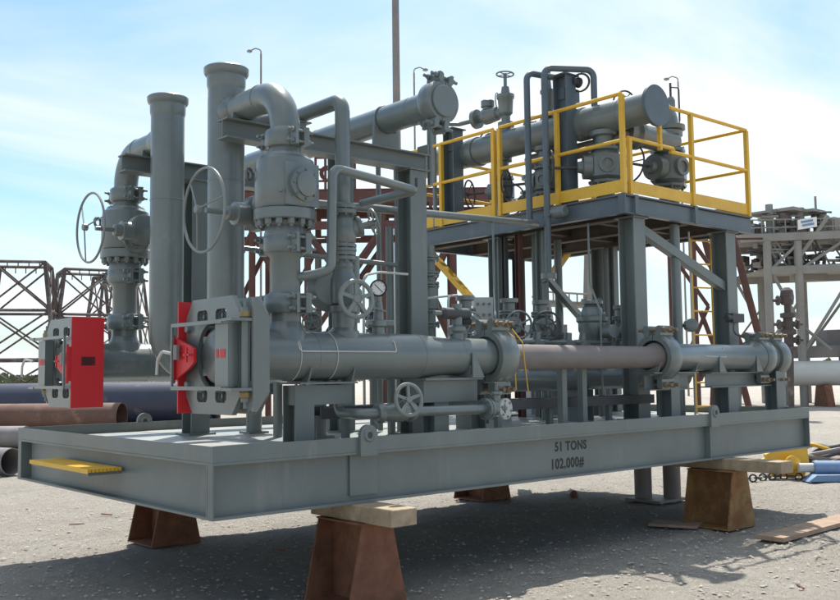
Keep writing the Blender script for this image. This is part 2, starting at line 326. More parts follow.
# ------------------------------------------------------------------ skid base
GZ = .68; L, WD = 7.47, 3.5; FZ = GZ+.35; TZ = GZ+.45     # underside, flange top, toe-plate top
sk = thing('skid_base', 'long grey welded steel skid base raised on rusty stands', 'skid', (L/2, WD/2, GZ))
fl = .15; tf = .018
def ibeam_x(y, nm):
    b = MB(); b.box((0, y-fl/2, GZ), (L, y+fl/2, GZ+tf)); b.box((0, y-fl/2, FZ-tf), (L, y+fl/2, FZ)); b.box((0, y-.007, GZ+tf), (L, y+.007, FZ-tf)); b.build(nm, 'beam', sk)
def ibeam_y(x, nm, y0, y1, w=fl):
    b = MB(); b.box((x-w/2, y0, GZ+.001), (x+w/2, y1, GZ+tf)); b.box((x-w/2, y0, FZ-tf), (x+w/2, y1, FZ-.001)); b.box((x-.007, y0, GZ+tf), (x+.007, y1, FZ-tf)); b.build(nm, 'beam', sk)
ibeam_x(fl/2, 'long_beam'); ibeam_x(WD-fl/2, 'long_beam')
for x in (fl/2, L-fl/2): ibeam_y(x, 'end_beam', fl, WD-fl)
for x in (1.2, 2.45, 3.7, 4.6, 5.55, 6.5): ibeam_y(x, 'cross_beam', fl, WD-fl, .12)
# toe plates standing on the flange
MB().box((0, 0, FZ+.001), (L, .014, TZ)).build('toe_plate', 'beam', sk); MB().box((0, WD-.014, FZ+.001), (L, WD, TZ)).build('toe_plate', 'beam', sk)
MB().box((0, .015, FZ+.001), (.014, WD-.015, TZ-.001)).build('toe_plate', 'beam', sk); MB().box((L-.014, .015, FZ+.001), (L, WD-.015, TZ-.001)).build('toe_plate', 'beam', sk)
# web end plates at the corners
for x in (.0, L-.012):
    for y0 in (.003, WD-fl/2+.01): MB().box((x+.001, y0, GZ+tf), (x+.011, y0+fl/2-.012, FZ-tf)).build('end_stiffener', 'beam', sk)
# deck plates
xs = [.016, 1.1, 2.2, 3.3, 4.4, 5.5, 6.5, L-.016]
for i in range(7):
    for (y0, y1) in ((.016, 1.74), (1.746, WD-.016)): MB().box((xs[i]+.003, y0, FZ), (xs[i+1]-.003, y1, FZ+.012+.0008*((i*3) % 4))).build('deck_plate', 'deck', sk)
# stiffeners, doubler plates and lifting lugs
def lug(x, y, s, r=.075):
    p = [(-r, -.10), (r, -.10)]+[(r*math.cos(a*math.pi/14), .04+r*math.sin(a*math.pi/14)) for a in range(15)]
    o = MB().prism(p, (x, y, TZ-.03), (1, 0, 0), (0, 0, 1), .03).build('lifting_lug', 'beam', sk)
    MB().torus((x, y-.031, TZ+.01), (0, 1, 0), .033, .013, 20, 6).build('lug_ring', 'beam', o); MB().cyl((x, y-.034, TZ+.01), (x, y+.004, TZ+.01), .024, 14).build('lug_hole', 'dark', o)
for x in (1.19, 5.52): lug(x, .002, -1); lug(x, WD+.03, 1)
lug(6.95, WD+.03, 1)
MB().box((1.08, .05, GZ+.05), (1.32, .066, FZ-tf-.001)).build('doubler_plate', 'beam', sk)
for x in (5.47,): MB().box((x-.006, .004, GZ+tf), (x+.006, .066, FZ-tf)).build('stiffener', 'beam', sk)
# yellow step on the end beam
st = MB().box((-.20, 1.42, .868), (.045, 2.55, .89)).build('step_bracket', 'beam', sk)
for i in range(9):
    x0 = -.21+i*.028; MB().box((x0, 1.40, .892), (x0+.022, 2.57, .915)).build('step_slat', 'yellow', st)
MB().box((-.215, 1.395, .885), (-.211, 2.575, .917)).build('step_edge', 'yellow', st)
# stencilled weight
def text(body, loc, size, parent, m='black', name='lettering', rot=(math.pi/2, 0, 0), xs_=1.0):
    cu = bpy.data.curves.new(name, 'FONT'); cu.body = body; cu.size = size; cu.align_x = 'LEFT'; cu.extrude = .0006; cu.offset = .0035; cu.space_character = 1.12
    tmp = bpy.data.objects.new('tmp', cu); COL.objects.link(tmp); dg = bpy.context.evaluated_depsgraph_get()
    me = bpy.data.meshes.new_from_object(tmp.evaluated_get(dg)); bpy.data.objects.remove(tmp); me.materials.clear(); me.materials.append(M[m]); me.name = name
    o = bpy.data.objects.new(name, None); COL.objects.link(o); o.parent = parent; o.location = V(loc)-origin(parent); o.rotation_euler = rot; o.scale = (xs_, 1, 1); o.empty_display_size = .05
    bm = bmesh.new(); bm.from_mesh(me); bm.verts.ensure_lookup_table(); seen = set()
    for v0 in bm.verts:
        if v0.index in seen: continue
        isl, stk = [], [v0]; seen.add(v0.index)
        while stk:
            v = stk.pop(); isl.append(v)
            for e in v.link_edges:
                w = e.other_vert(v)
                if w.index not in seen: seen.add(w.index); stk.append(w)
        ix = {v.index: k for k, v in enumerate(isl)}; fs = {f for v in isl for f in v.link_faces}
        lm = bpy.data.meshes.new('letter'); lm.from_pydata([tuple(v.co) for v in isl], [], [tuple(ix[v.index] for v in f.verts) for f in fs]); lm.materials.append(M[m])
        lo = bpy.data.objects.new('letter', lm); COL.objects.link(lo); lo.parent = o
    bm.free(); return o
wy = fl/2-.007-.0012
tx = text('51 TONS', (3.225, wy, .90), .105, sk, xs_=.92); tx['label'] = 'black stencilled lettering 51 TONS'
tx = text('102,000#', (3.17, wy, .755), .115, sk, xs_=.88); tx['label'] = 'black stencilled lettering 102,000#'

# ------------------------------------------------------------------ stands and timbers under the skid
def stand(x, y, m, label, h=.565):
    t = thing('support_stand', label, 'stand', (x, y, 0), 'steel stands under the skid')
    p = [(-.25, 0), (.25, 0), (.125, h), (-.125, h)]
    for dy in (-.25, .25): MB().prism(p, (x, y+dy+.008, 0), (1, 0, 0), (0, 0, 1), .016).build('side_plate', m, t)
    MB().box((x-.007, y-.242, 0), (x+.007, y+.242, h-.013)).build('web_plate', m, t); MB().box((x-.14, y-.262, h-.012), (x+.14, y+.262, h)).build('top_plate', m, t)
    MB().box((x-.24, y-.24, 0), (x-.008, y+.24, .012)).build('base_plate', m, t); MB().box((x+.008, y-.24, 0), (x+.24, y+.24, .012)).build('base_plate', m, t)
def timber(x, y0, y1, label, w=.22, h=.113):
    b = MB().box((x-w/2, y0, .566), (x+w/2, y1, .679)); o = b.build('timber_block', 'wood'); 
    bv = o.modifiers.new('b', 'BEVEL'); bv.width = .008; bv.segments = 2; tag(o, label, 'timber', 'timbers between stands and skid')
stand(1.17, .12, 'rust', 'dark rust-brown steel stand under the skid below the front lifting lug with doubler plate'); timber(1.17, -.42, .5, 'pale timber block on the dark rust stand, jutting out under the long front beam')
stand(5.75, .12, 'ochre', 'yellow-ochre rusty stand under the skid front beam near its weight lettering'); timber(5.78, -.62, .62, 'long weathered timber on the ochre stand under the front beam')
stand(1.3, 3.3, 'rust', 'dark rusty stand in shade under the skid behind the yellow step'); timber(1.3, 2.95, 3.6, 'short timber on the shaded rusty stand behind the yellow step')
stand(5.6, 3.35, 'rust', 'dark rusty stand under the far rear edge of the skid'); timber(5.6, 3.0, 3.7, 'short timber on the rusty stand under the far rear edge')
js = thing('jack_stand', 'pair of grey tubular jack posts on a base plate beneath the skid', 'jack stand', (6.95, 1.7, 0))
MB().box((6.65, 1.45, 0), (7.25, 1.95, .03)).build('base_plate', 'greypipe', js)
for x, y in ((6.84, 1.82), (7.06, 1.56)): MB().cyl((x, y, .03), (x, y, GZ-.001), .105, 20).build('post', 'greypipe', js)

# ------------------------------------------------------------------ barrels, closures, risers, ball valves, vent stacks
AZ = 1.695; RX = .79; YA, YB = .41, 3.09
def barrel(y, label, first):
    t = thing('pig_barrel', label, 'pipe', (1.6, y, AZ), 'large barrels lying along the skid')
    MB().lathe((.42, y, AZ), (1, 0, 0), [(0, .215), (.07, .215), (.075, .175), (1.55, .175)], 40).build('barrel_shell', 'grey', t)
    MB().lathe((1.97, y, AZ), (1, 0, 0), [(0, .1755), (.05, .174), (.28, .152), (.33, .15), (.83, .15)], 40, False).build('reducer', 'grey', t)
    for x, r in ((.98, .178), (1.97, .178), (2.42, .153)): MB().lathe((x-.008, y, AZ), (1, 0, 0), [(0, r-.004), (.004, r), (.012, r), (.016, r-.004)], 40).build('weld_seam', 'grey', t)
    MB().lathe((RX, y, AZ), (0, 0, 1), [(.0, .15), (.17, .148), (.2, .125), (.24, .112)], 28).build('branch_pad', 'grey', t)
    return t
ba = barrel(YA, 'front grey pipe barrel with reducer, running back from the red-latched closure', 1)
bb = barrel(YB, 'rear grey pipe barrel behind the vent stacks, along the far side', 0)
# thin tracing line strapped on the front barrel
tl = MB(); tl.tube(bend([(.80, YA-.115, AZ+.145), (.80, YA-.178, AZ+.03), (1.66, YA-.178, AZ+.03), (1.66, YA-.15, AZ+.10), (1.66, YA-.02, AZ+.178)], .02), .006, 6); tl.build('tracing_tube', 'palepipe', ba)
for x in (.81, 1.12): 
    b = MB(); b.tube([(x, YA+.178*math.cos(a), AZ+.178*math.sin(a)) for a in [rad(k) for k in range(60, 260, 10)]], .004, 5); b.build('strap', 'palepipe', ba)

def closure(y, s, label):     # s = +1: red guard on the +Y side
    X0, X1 = .215, .40; h = .385; w = .36
    t = thing('pipe_closure', label, 'pipe closure', (X0, y, AZ), 'quick closures on the barrel ends')
    ch = .12
    octo = [(-w, -h+ch), (-w+ch*.8, -h), (w-ch*.8, -h), (w, -h+ch), (w, h-ch), (w-ch*.8, h), (-w+ch*.8, h), (-w, h-ch)]
    holes = []
    def rr(cx, cz, a, b): return [(cx-a, cz-b+.02), (cx-a+.02, cz-b), (cx+a-.02, cz-b), (cx+a, cz-b+.02), (cx+a, cz+b-.02), (cx+a-.02, cz+b), (cx-a+.02, cz+b), (cx-a, cz+b-.02)]
    for sz in (1, -1):
        for cx in (-.12, .13): holes.append(rr(cx, sz*.265, .072, .042))
    holes.append([(.200*math.cos(a)*1.0, .222*math.sin(a)) for a in [2*math.pi*i/24 for i in range(24)]])
    def plate(nm, X, th, hs):
        bm = bmesh.new(); es = []
        for lp in [octo]+hs:
            vv = [bm.verts.new((X, y+a, AZ+c)) for a, c in lp]; es += [bm.edges.new((vv[i], vv[(i+1) % len(vv)])) for i in range(len(vv))]
        bmesh.ops.triangle_fill(bm, use_beauty=True, use_dissolve=False, edges=es)
        r = bmesh.ops.extrude_face_region(bm, geom=bm.faces[:]); bmesh.ops.translate(bm, verts=[e for e in r['geom'] if isinstance(e, bmesh.types.BMVert)], vec=(th, 0, 0))
        b = MB(); bm.verts.ensure_lookup_table(); bm.verts.index_update(); b.add([v.co.copy() for v in bm.verts], [tuple(v.index for v in f.verts) for f in bm.faces]); bm.free()
        return b.build(nm, 'grey', t)
    plate('face_plate', X0, .035, holes); plate('back_plate', X1, .03, holes[4:])
    for sz in (1, -1):
        for cx in (-.12, .13):
            pn = MB().cyl((X0+.015, y+cx+.012, AZ+sz*.265), (X1+.005, y+cx+.012, AZ+sz*.265), .036, 18).build('pin', 'grey', t); MB().torus((X0+.012, y+cx+.012, AZ+sz*.265), (1, 0, 0), .026, .007, 18, 6).build('pin_ring', 'dark', pn)
        for cy in (-w+.05, w-.05): MB().cyl((X0-.03, y+cy, AZ+sz*.19), (X1+.05, y+cy, AZ+sz*.19), .026, 14, .004).build('tie_bolt', 'grey', t)
    MB().lathe((X0+.05, y, AZ), (1, 0, 0), [(0, .10), (.012, .195), (.03, .21), (.2, .21)], 40).build('door_ring', 'gasket', t)
    dr = MB().lathe((X0+.012, y, AZ), (1, 0, 0), [(0, .155), (.02, .182), (.05, .182)], 40).build('door', 'grey', t)
    # clamp segments seen in the window
    for a in (45, 135, 225, 315): MB().cbox((X0+.028, y+.165*math.cos(rad(a)), AZ+.15*math.sin(rad(a))), (.03, .05, .05)).build('clamp_segment', 'grey', dr)
    # yoke arms: horizontal frame across the door, and hinge column on the outer side
    ys = y-s*.34
    hc = MB(); hc.box((X0-.075, ys-s*.005, AZ-.2), (X0-.003, ys+s*.16, AZ+.2)); hc.build('yoke_column', 'grey', t)
    for yy, wd in ((ys+s*.06, .06), (ys+s*.13, .03)): MB().cbox((X0-.0765, yy, AZ+.01), (.003, wd, .055)).build('red_mark', 'red', t)
    for sz in (1, -1):
        MB().box((X0-.115, y-s*.33, AZ+sz*.2), (X0-.10, y+s*.36, AZ+sz*.225)).build('yoke_rail', 'grey', t)
        MB().box((X0-.12, ys-s*.12, AZ+sz*.21), (X0+.10, ys-s*.0, AZ+sz*.228)).build('hinge_shelf', 'grey', t)
    MB().bar((X0-.107, y+s*.355, AZ-.2), (X0-.107, y+s*.355, AZ+.2), .016, .016).build('yoke_end', 'grey', t)
    # hinge pin with brass bushes
    hp = MB().cyl((X0+.02, ys-s*.06, AZ-.30), (X0+.02, ys-s*.06, AZ+.30), .03, 16).build('hinge_pin', 'grey', t)
    for sz in (1, -1):
        MB().cyl((X0+.02, ys-s*.06, AZ+sz*.235), (X0+.02, ys-s*.06, AZ+sz*.275), .038, 18, .005).build('brass_bush', 'brass', hp)
        MB().cyl((X0+.02, ys-s*.06, AZ+sz*.28), (X0+.02, ys-s*.06, AZ+sz*.34), .015, 10).build('pin_end', 'grey', hp)
        MB().prism([(0, 0), (.10, 0), (.12, .06), (.08, .11), (0, .17)], (X0+.06, ys-s*.02 if s > 0 else ys-s*.04, AZ+sz*.2), (1, 0, 0), (0, 0, sz), .02).build('gusset', 'grey', t)
    MB().prism([(0, -.36), (.03, -.36), (.12, -.24), (.12, .24), (.03, .36), (0, .36)], (X0+.035, ys-s*.105, AZ), (1, 0, 0), (0, 0, 1), .022).build('hinge_plate', 'grey', t)
    # red guard plate and latch
    yr = y+s*(w+.006); g = MB().box((X0-.055, yr, AZ-.385), (X0+.225, yr+s*.014, AZ+.38)).build('guard_plate', 'red', t); g['label'] = 'red guard plate along the closure'
    if s < 0:
        MB().box((X0+.03, yr-.0152, AZ-.03), (X0+.15, yr-.0142, AZ+.045)).build('name_label', 'tag', g)
        for k in range(4): MB().box((X0+.038, yr-.0162, AZ+.026-k*.016), (X0+.142-.02*(k % 2), yr-.0153, AZ+.034-k*.016)).build('print_line', 'black', g)
    lt = MB().prism([(0, -.15), (0, .14), (.20, .085), (.27, .06), (.27, -.03), (.20, -.07)], (X0-.075, y+s*.375, AZ-.01), (0, -s, 0), (0, 0, 1), -s*.02).build('latch_plate', 'red', t)
    MB().bar((X0-.10, y+s*.16, AZ-.04), (X0-.10, y+s*.16, AZ+.06), .012, .012).build('latch_bar', 'red', lt); MB().bar((X0-.10, y+s*.20, AZ+.01), (X0-.10, y+s*.12, AZ+.01), .012, .012).build('latch_bar', 'red', lt)
    MB().bar((X0-.085, y+s*.375, AZ-.18), (X0-.085, y+s*.375, AZ+.15), .016, .02).build('latch_edge', 'red', lt)
    MB().cbox((X0-.105, y+s*.30, AZ+.03), (.02, .05, .1)).build('latch_tag', 'greypipe', lt)
    hy = .36 if s > 0 else .44
    hd = MB().tube(bend([(X0-.09, y+hy, AZ+.02), (X0-.12, y+hy+.12, AZ+.04), (X0-.12, y+hy+.19, AZ-.02), (X0-.12, y+hy+.20, AZ-.12)], .04), .011, 8).build('handle', 'palepipe', t)
closure(YA, 1, 'grey steel barrel closure with brass hinge bushes and two red marks'); closure(YB, -1, 'grey barrel closure with broad red guard plate facing the skid corner')

def riser(y, label):
    t = thing('riser_pipe', label, 'pipe', (RX, y, AZ+.23), 'risers between barrels and ball valves')
    MB().lathe((RX, y, AZ+.22), (0, 0, 1), [(0, .112), (.08, .112), (.10, .145), (.145, .145)], 28).build('lower_hub', 'grey', t)
    MB().lathe((RX, y, AZ+.367), (0, 0, 1), [(0, .145), (.04, .145), (.08, .108), (.32, .108), (.37, .145), (.41, .145)], 28).build('spool', 'grey', t)
    return t
RL = {}
for y, wd in ((YA, 'front'), (YB, 'rear')):
    riser(y, wd+' grey riser pipe rising from the '+wd+' barrel to its ball valve')
    clamp_hub('hub_clamp', 'grey hub clamp at the foot of the '+wd+' barrel riser', (RX, y, AZ+.365), (0, 0, 1), .155, (.12, -1, 0), 'hub clamps on the risers')
    clamp_hub('hub_clamp', 'grey hub clamp just below the '+wd+' ball valve', (RX, y, AZ+.785), (0, 0, 1), .155, (.12, -1, 0), 'hub clamps on the risers')
    clamp_hub('hub_clamp', 'grey hub clamp on top of the '+wd+' ball valve beneath the elbow', (RX, y, 3.235), (0, 0, 1), .145, (.12, -1, 0), 'hub clamps on the risers')

def ballvalve(y, s, label):
    t = thing('ball_valve', label, 'valve', (RX, y, 2.5), 'large ball valves under the elbows')
    MB().lathe((RX, y, 2.52), (0, 0, 1), [(0, .145), (.02, .15), (.09, .135), (.12, .15)], 32).build('neck', 'grey', t)
    MB().lathe((RX, y, 2.645), (0, 0, 1), [(0, .215), (.006, .222), (.075, .222), (.08, .215)], 40).build('lower_flange', 'grey', t)
    MB().lathe((RX, y, 2.73), (0, 0, 1), [(0, .205), (.02, .215), (.26, .215), (.30, .21), (.345, .205), (.37, .175)], 40).build('body', 'grey', t)
    MB().lathe((RX, y, 3.1), (0, 0, 1), [(0, .175), (.02, .165), (.03, .12), (.09, .11), (.13, .135)], 32).build('top_neck', 'grey', t)
    bolts(t, (RX, y, 2.645), (0, 0, -1), .185, 14, .026, .04); bolts(t, (RX, y, 3.085), (0, 0, 1), .155, 10, .018, .03)
    # trunnion cover facing -Y
    d = V((.12, -s, 0)).normalized()
    cv = MB().lathe((RX+.02, y-s*.18, 2.885), d, [(0, .12), (.045, .12), (.05, .09), (.065, .088), (.07, .06)], 28).build('trunnion_cover', 'grey', t)
    MB().cbox((RX+.015, y-s*.19, 2.885), (.27, .03, .30)).build('cover_pad', 'grey', t)
    bolts(cv, V((RX+.02, y-s*.18, 2.885))+d*.05, d, .105, 8, .009, .008)
    # small fittings
    MB().tube([(RX-.14, y-.16, 2.83), (RX-.16, y-.19, 2.83)], .012, 8).build('vent_plug', 'grey', t)
    ey = MB().torus((RX-.20, y+.16, 2.99), (.5, -.9, 0), .042, .013, 22, 8).build('lifting_eye', 'grey', t); MB().cyl((RX-.165, y+.13, 2.985), (RX-.14, y+.11, 2.98), .018, 10).build('eye_shank', 'grey', ey)
    # gear operator on the +Y side and its handwheel on a shaft towards -X
    gy = y+s*.36; gx = RX-.0; gz = 2.735 if s > 0 else 2.85
    MB().lathe((RX, y+s*.18, 2.80), (0, s, 0), [(0, .12), (.07, .12), (.075, .085), (.12, .085)], 24).build('stem_bonnet', 'grey', t)
    gb = MB().lathe((gx, gy-.06, gz+.02), (0, 1, 0), [(0, .12), (.01, .135), (.11, .135), (.12, .12)], 28).build('gearbox', 'grey', t)
    MB().lathe((gx-.10, gy, gz), (-1, 0, 0), [(0, .085), (.10, .085), (.105, .055), (.16, .05), (.17, .03)], 22).build('gear_neck', 'grey', gb)
    MB().cyl((gx-.26, gy, gz), (.36, gy, gz), .02, 10).build('input_shaft', 'grey', gb)
    handwheel(t, (.345 if s > 0 else .315, gy, gz), (-1, 0, 0), .300, .0105, 3, 'wheel', .35, -.05, hub=.030)
    return t
ballvalve(YA, 1, 'front grey ball valve with large three-spoke handwheel, above the brass-bushed closure')
ballvalve(YB, -1, 'rear grey ball valve with large three-spoke handwheel, behind the shorter-looking stack')

YSA, YSB = 1.245, 2.25
def stack(y, s, label):
    t = thing('vent_stack', label, 'pipe', (RX, y, FZ), 'tall vertical stacks'); r = .142
    pth = bend([(RX, y, 3.80), (RX, y, AZ-.05), (RX+.95, y, AZ-.05)], .30, 10)
    MB().tube(pth, r, 36).build('stack_pipe', 'grey', t)
    MB().lathe((RX, y, 3.795), (0, 0, 1), [(0, .142), (.03, .15), (.10, .152), (.115, .168), (.13, .174), (.165, .176), (.175, .165), (.175, .125), (.05, .12)], 40, False).build('top_hub', 'grey', t)
    MB().lathe((RX, y, 3.84), (0, 0, 1), [(0, .12), (.01, .12)], 30).build('inner_cap', 'gasket', t)
    MB().lathe((RX, y, 3.06), (0, 0, 1), [(0, .143), (.004, .1455), (.012, .1455), (.016, .143)], 36).build('weld_seam', 'grey', t)
    MB().box((RX+.76, y-.09, FZ+.014), (RX+.96, y+.09, FZ+.034)).build('foot_plate', 'grey', t); MB().cyl((RX+.86, y, FZ+.034), (RX+.86, y, AZ-.16), .07, 20).build('dummy_leg', 'grey', t)
    MB().tube(bend([(RX-.03, y+.03, 3.962), (RX-.03, y+.03, 4.01), (RX+.05, y+.0, 4.01), (RX+.05, y, 3.962)], .02), .006, 6).build('lifting_wire', 'grey', t)
    return t
stack(YSA, 1, 'vertical grey stack with flared hub top, joined to the elbow above the front ball valve')
stack(YSB, -1, 'vertical grey stack with flared hub top, joined to the elbow above the rear ball valve')
def elbow(y, ys, label):
    t = thing('crossover_elbow', label, 'pipe', (RX, y, 3.24), 'elbows between valves and stacks'); zc = 3.60; s = 1 if ys > y else -1
    MB().lathe((RX, y, 3.245), (0, 0, 1), [(0, .135), (.03, .135), (.07, .108)], 28, False).build('hub_neck', 'grey', t)
    MB().tube(bend([(RX, y, 3.30), (RX, y, zc), (RX, ys-s*.13, zc)], .27, 12), .107, 32).build('elbow_pipe', 'grey', t)
    MB().lathe((RX, y+s*.30, zc), (0, s, 0), [(0, .108), (.003, .112), (.014, .112), (.018, .108)], 32).build('weld_seam', 'grey', t)
    MB().lathe((RX, ys-s*.20, zc), (0, s, 0), [(0, .108), (.03, .122), (.145, .122)], 32, False).build('branch_pad', 'grey', t)
elbow(YA, YSA, 'grey elbow crossing from the front ball valve to its stack'); elbow(YB, YSB, 'grey elbow crossing from the rear ball valve to its stack')

# support portals: beam under the elbow, post, saddle
def portal(y, label, x0, x1, xc):
    t = thing('pipe_portal', label, 'frame', (xc, y, FZ), 'frames that carry the elbows')
    zt = 3.48
    MB().hbeam((x0, y, zt-.075), (x1, y, zt-.075), .15, .15, .012).build('beam', 'beam', t)
    MB().hbeam((xc, y, FZ+.03), (xc, y, zt-.165), .18, .18, .013, (0, 1, 0)).build('column', 'beam', t)
    MB().box((xc-.13, y-.13, FZ+.013), (xc+.13, y+.13, FZ+.03)).build('base_plate', 'beam', t); MB().box((xc-.11, y-.11, zt-.163), (xc+.11, y+.11, zt-.151)).build('cap_plate', 'beam', t)
    MB().prism([(-.11, 0), (.11, 0), (.10, .06), (.05, .025), (-.05, .025), (-.10, .06)], (RX, y+.02, zt+.001), (1, 0, 0), (0, 0, 1), .03).build('pipe_saddle', 'beam', t)
    MB().box((x1-.03, y-.07, zt+.001), (x1-.016, y+.07, zt+.09)).build('end_plate', 'beam', t)
    return t
portal(.97, 'grey steel portal with beam under the front elbow and post behind the front barrel', .60, 2.62, 2.46)
portal(2.53, 'grey steel portal with beam under the rear elbow and post behind the rear stack', .50, 1.9, 1.22)

# ------------------------------------------------------------------ front pipeline beyond the barrel
def spool(name, label, x0, x1, r, m, y=YA):
    t = thing(name, label, 'pipe', ((x0+x1)/2, y, AZ), 'pipe spools in line with the barrels'); rh = r*1.35
    MB().lathe((x0, y, AZ), (1, 0, 0), [(0, rh), (.05, rh), (.13, r), (x1-x0-.13, r), (x1-x0-.05, rh), (x1-x0, rh)], 36).build('spool_pipe', m, t)
    return t
spool('pipe_spool', 'brownish primer-coated pipe between the two big clamps in front', 2.93, 5.20, .108, 'primer')
sp = spool('pipe_spool', 'short grey pipe at the skid end past the second big clamp', 5.26, 7.05, .140, 'grey')
MB().tube(bend([(5.85, YA-.02, AZ+.141), (5.85, YA-.142, AZ+.01), (6.25, YA-.142, AZ-.0), (6.25, YA-.1, AZ+.11)], .02), .005, 6).build('tracing_tube', 'palepipe', sp)
clamp_hub('line_clamp', 'large hub clamp joining the front barrel to the brownish pipe, wrapped by a yellow cord', (2.86, YA, AZ), (1, 0, 0), .235, (0, 0, 1), 'big clamps on the front line', boltm='bolt')
clamp_hub('line_clamp', 'large hub clamp joining the brownish pipe to the end pipe, beside the deep platform column', (5.23, YA, AZ), (1, 0, 0), .235, (0, 0, 1), 'big clamps on the front line', boltm='bolt')
clamp_hub('line_clamp', 'inner of the two hub clamps at the skid-end of the front pipe', (7.12, YA, AZ), (1, 0, 0), .215, (0, 0, 1), 'big clamps on the front line', boltm='bolt')
clamp_hub('line_clamp', 'outermost hub clamp with blind closing the front pipe at the skid end', (7.44, YA, AZ), (1, 0, 0), .215, (0, 0, 1), 'big clamps on the front line', blind=True, boltm='bolt')
es = thing('end_spool', 'short pipe stub between the two end clamps of the front line', 'pipe', (7.28, YA, AZ)); MB().lathe((7.13, YA, AZ), (1, 0, 0), [(0, .185), (.05, .185), (.1, .14), (.2, .14), (.25, .185), (.3, .185)], 32).build('stub', 'grey', es); MB().lathe((7.26, YA, AZ), (1, 0, 0), [(0, .15), (.04, .15)], 32).build('weld_seam', 'grey', es)
# rear line
spool('pipe_spool', 'long grey pipe in line with the rear barrel', 2.93, 7.1, .12, 'grey', YB)
clamp_hub('line_clamp', 'hub clamp joining the rear barrel to its long pipe', (2.86, YB, AZ), (1, 0, 0), .225, (0, 0, 1), 'clamps on the rear line')
clamp_hub('line_clamp', 'blind hub clamp at the far end of the rear pipe', (7.2, YB, AZ), (1, 0, 0), .215, (0, 0, 1), 'clamps on the rear line', blind=True)

# pipe supports under the lines
def hpost(label, x, y, top, w=.16, plate=None, brk=None, r=.175):
    t = thing('pipe_support', label, 'pipe support', (x, y, FZ), 'pipe supports on the deck')
    MB().hbeam((x, y, FZ+.028), (x, y, top-.02), w, w, .012, (0, 1, 0)).build('post', 'beam', t); MB().box((x-w*.7, y-w*.7, FZ+.014), (x+w*.7, y+w*.7, FZ+.027)).build('base_plate', 'beam', t)
    x0, x1 = plate or (x-.12, x+.12)
    if brk: 
        MB().hbeam((x0, y, top-brk/2-.02), (x1, y, top-brk/2-.02), w*.9, brk, .012).build('bracket_beam', 'beam', t) if x1-x0 > .5 else MB().box((x0+.003, y-.07, top-brk), (x1, y+.07, top-.022)).build('bracket', 'beam', t)
    MB().box((x0-.01, y-.13, top-.014), (x1+.01, y+.13, top)).build('top_plate', 'beam', t)
    for xx in (x0+.05, x1-.05):
        MB().prism([(-.12, 0), (.12, 0), (.165, .16), (.1, AZ-top-r*.45), (-.1, AZ-top-r*.45), (-.165, .16)] if top < AZ-r-.01 else [(-.13, 0), (.13, 0), (.172, .1), (.14, .06), (.0, .02), (-.14, .06), (-.172, .1)], (xx, y, top), (0, 1, 0), (0, 0, 1), .014).build('saddle', 'beam', t)
    return t
hpost('grey post with bracket under the front barrel near its closure', .90, YA, AZ-.185, .16, (.84, 1.32), .16)
sb = thing('pipe_support', 'deep bracket under the barrel reducer below the big clamp', 'pipe support', (2.35, YA, FZ), 'pipe supports on the deck')
MB().box((2.0, YA-.09, AZ-.36), (2.58, YA+.09, AZ-.19)).build('bracket', 'beam', sb); MB().box((1.98, YA-.14, AZ-.188), (2.6, YA+.14, AZ-.172)).build('top_plate', 'beam', sb); MB().hbeam((2.2, YA, FZ+.014), (2.2, YA, AZ-.361), .15, .15, .012, (0, 1, 0)).build('post', 'beam', sb)
MB().prism([(0, 0), (.13, 0), (.02, .2), (0, .2)], (2.46, YA-.155, AZ-.17), (1, 0, 0), (0, 0, 1), .012).build('gusset', 'beam', sb); MB().prism([(-.13, 0), (.13, 0), (.15, .1), (-.15, .1)], (2.46, YA, AZ-.17), (0, 1, 0), (0, 0, 1), .014).build('saddle', 'beam', sb)
hpost('grey bracketed support under the second big clamp on the front line', 5.42, YA+.02, AZ-.15, .15, (5.0, 5.75), .16, .14)
se = thing('pipe_support', 'cantilever beam on a short post carrying the skid-end pipe', 'pipe support', (7.3, YA, FZ), 'pipe supports on the deck')
MB().hbeam((6.05, YA, AZ-.24), (7.28, YA, AZ-.24), .16, .16, .012).build('beam', 'beam', se); MB().hbeam((7.385, YA-.06, FZ+.014), (7.385, YA-.06, AZ-.155), .2, .15, .012, (0, 1, 0)).build('post', 'beam', se); MB().hbeam((6.45, YA, FZ+.014), (6.45, YA, AZ-.325), .2, .18, .012, (0, 1, 0)).build('post', 'beam', se)
for x in (6.1, 6.85): MB().prism([(0, 0), (.13, 0), (.02, .17), (0, .17)], (x, YA-.14, AZ-.158), (1, 0, 0), (0, 0, 1), .012).build('gusset', 'beam', se); MB().prism([(-.12, 0), (.12, 0), (.135, .1), (-.135, .1)], (x, YA, AZ-.158), (0, 1, 0), (0, 0, 1), .014).build('saddle', 'beam', se)

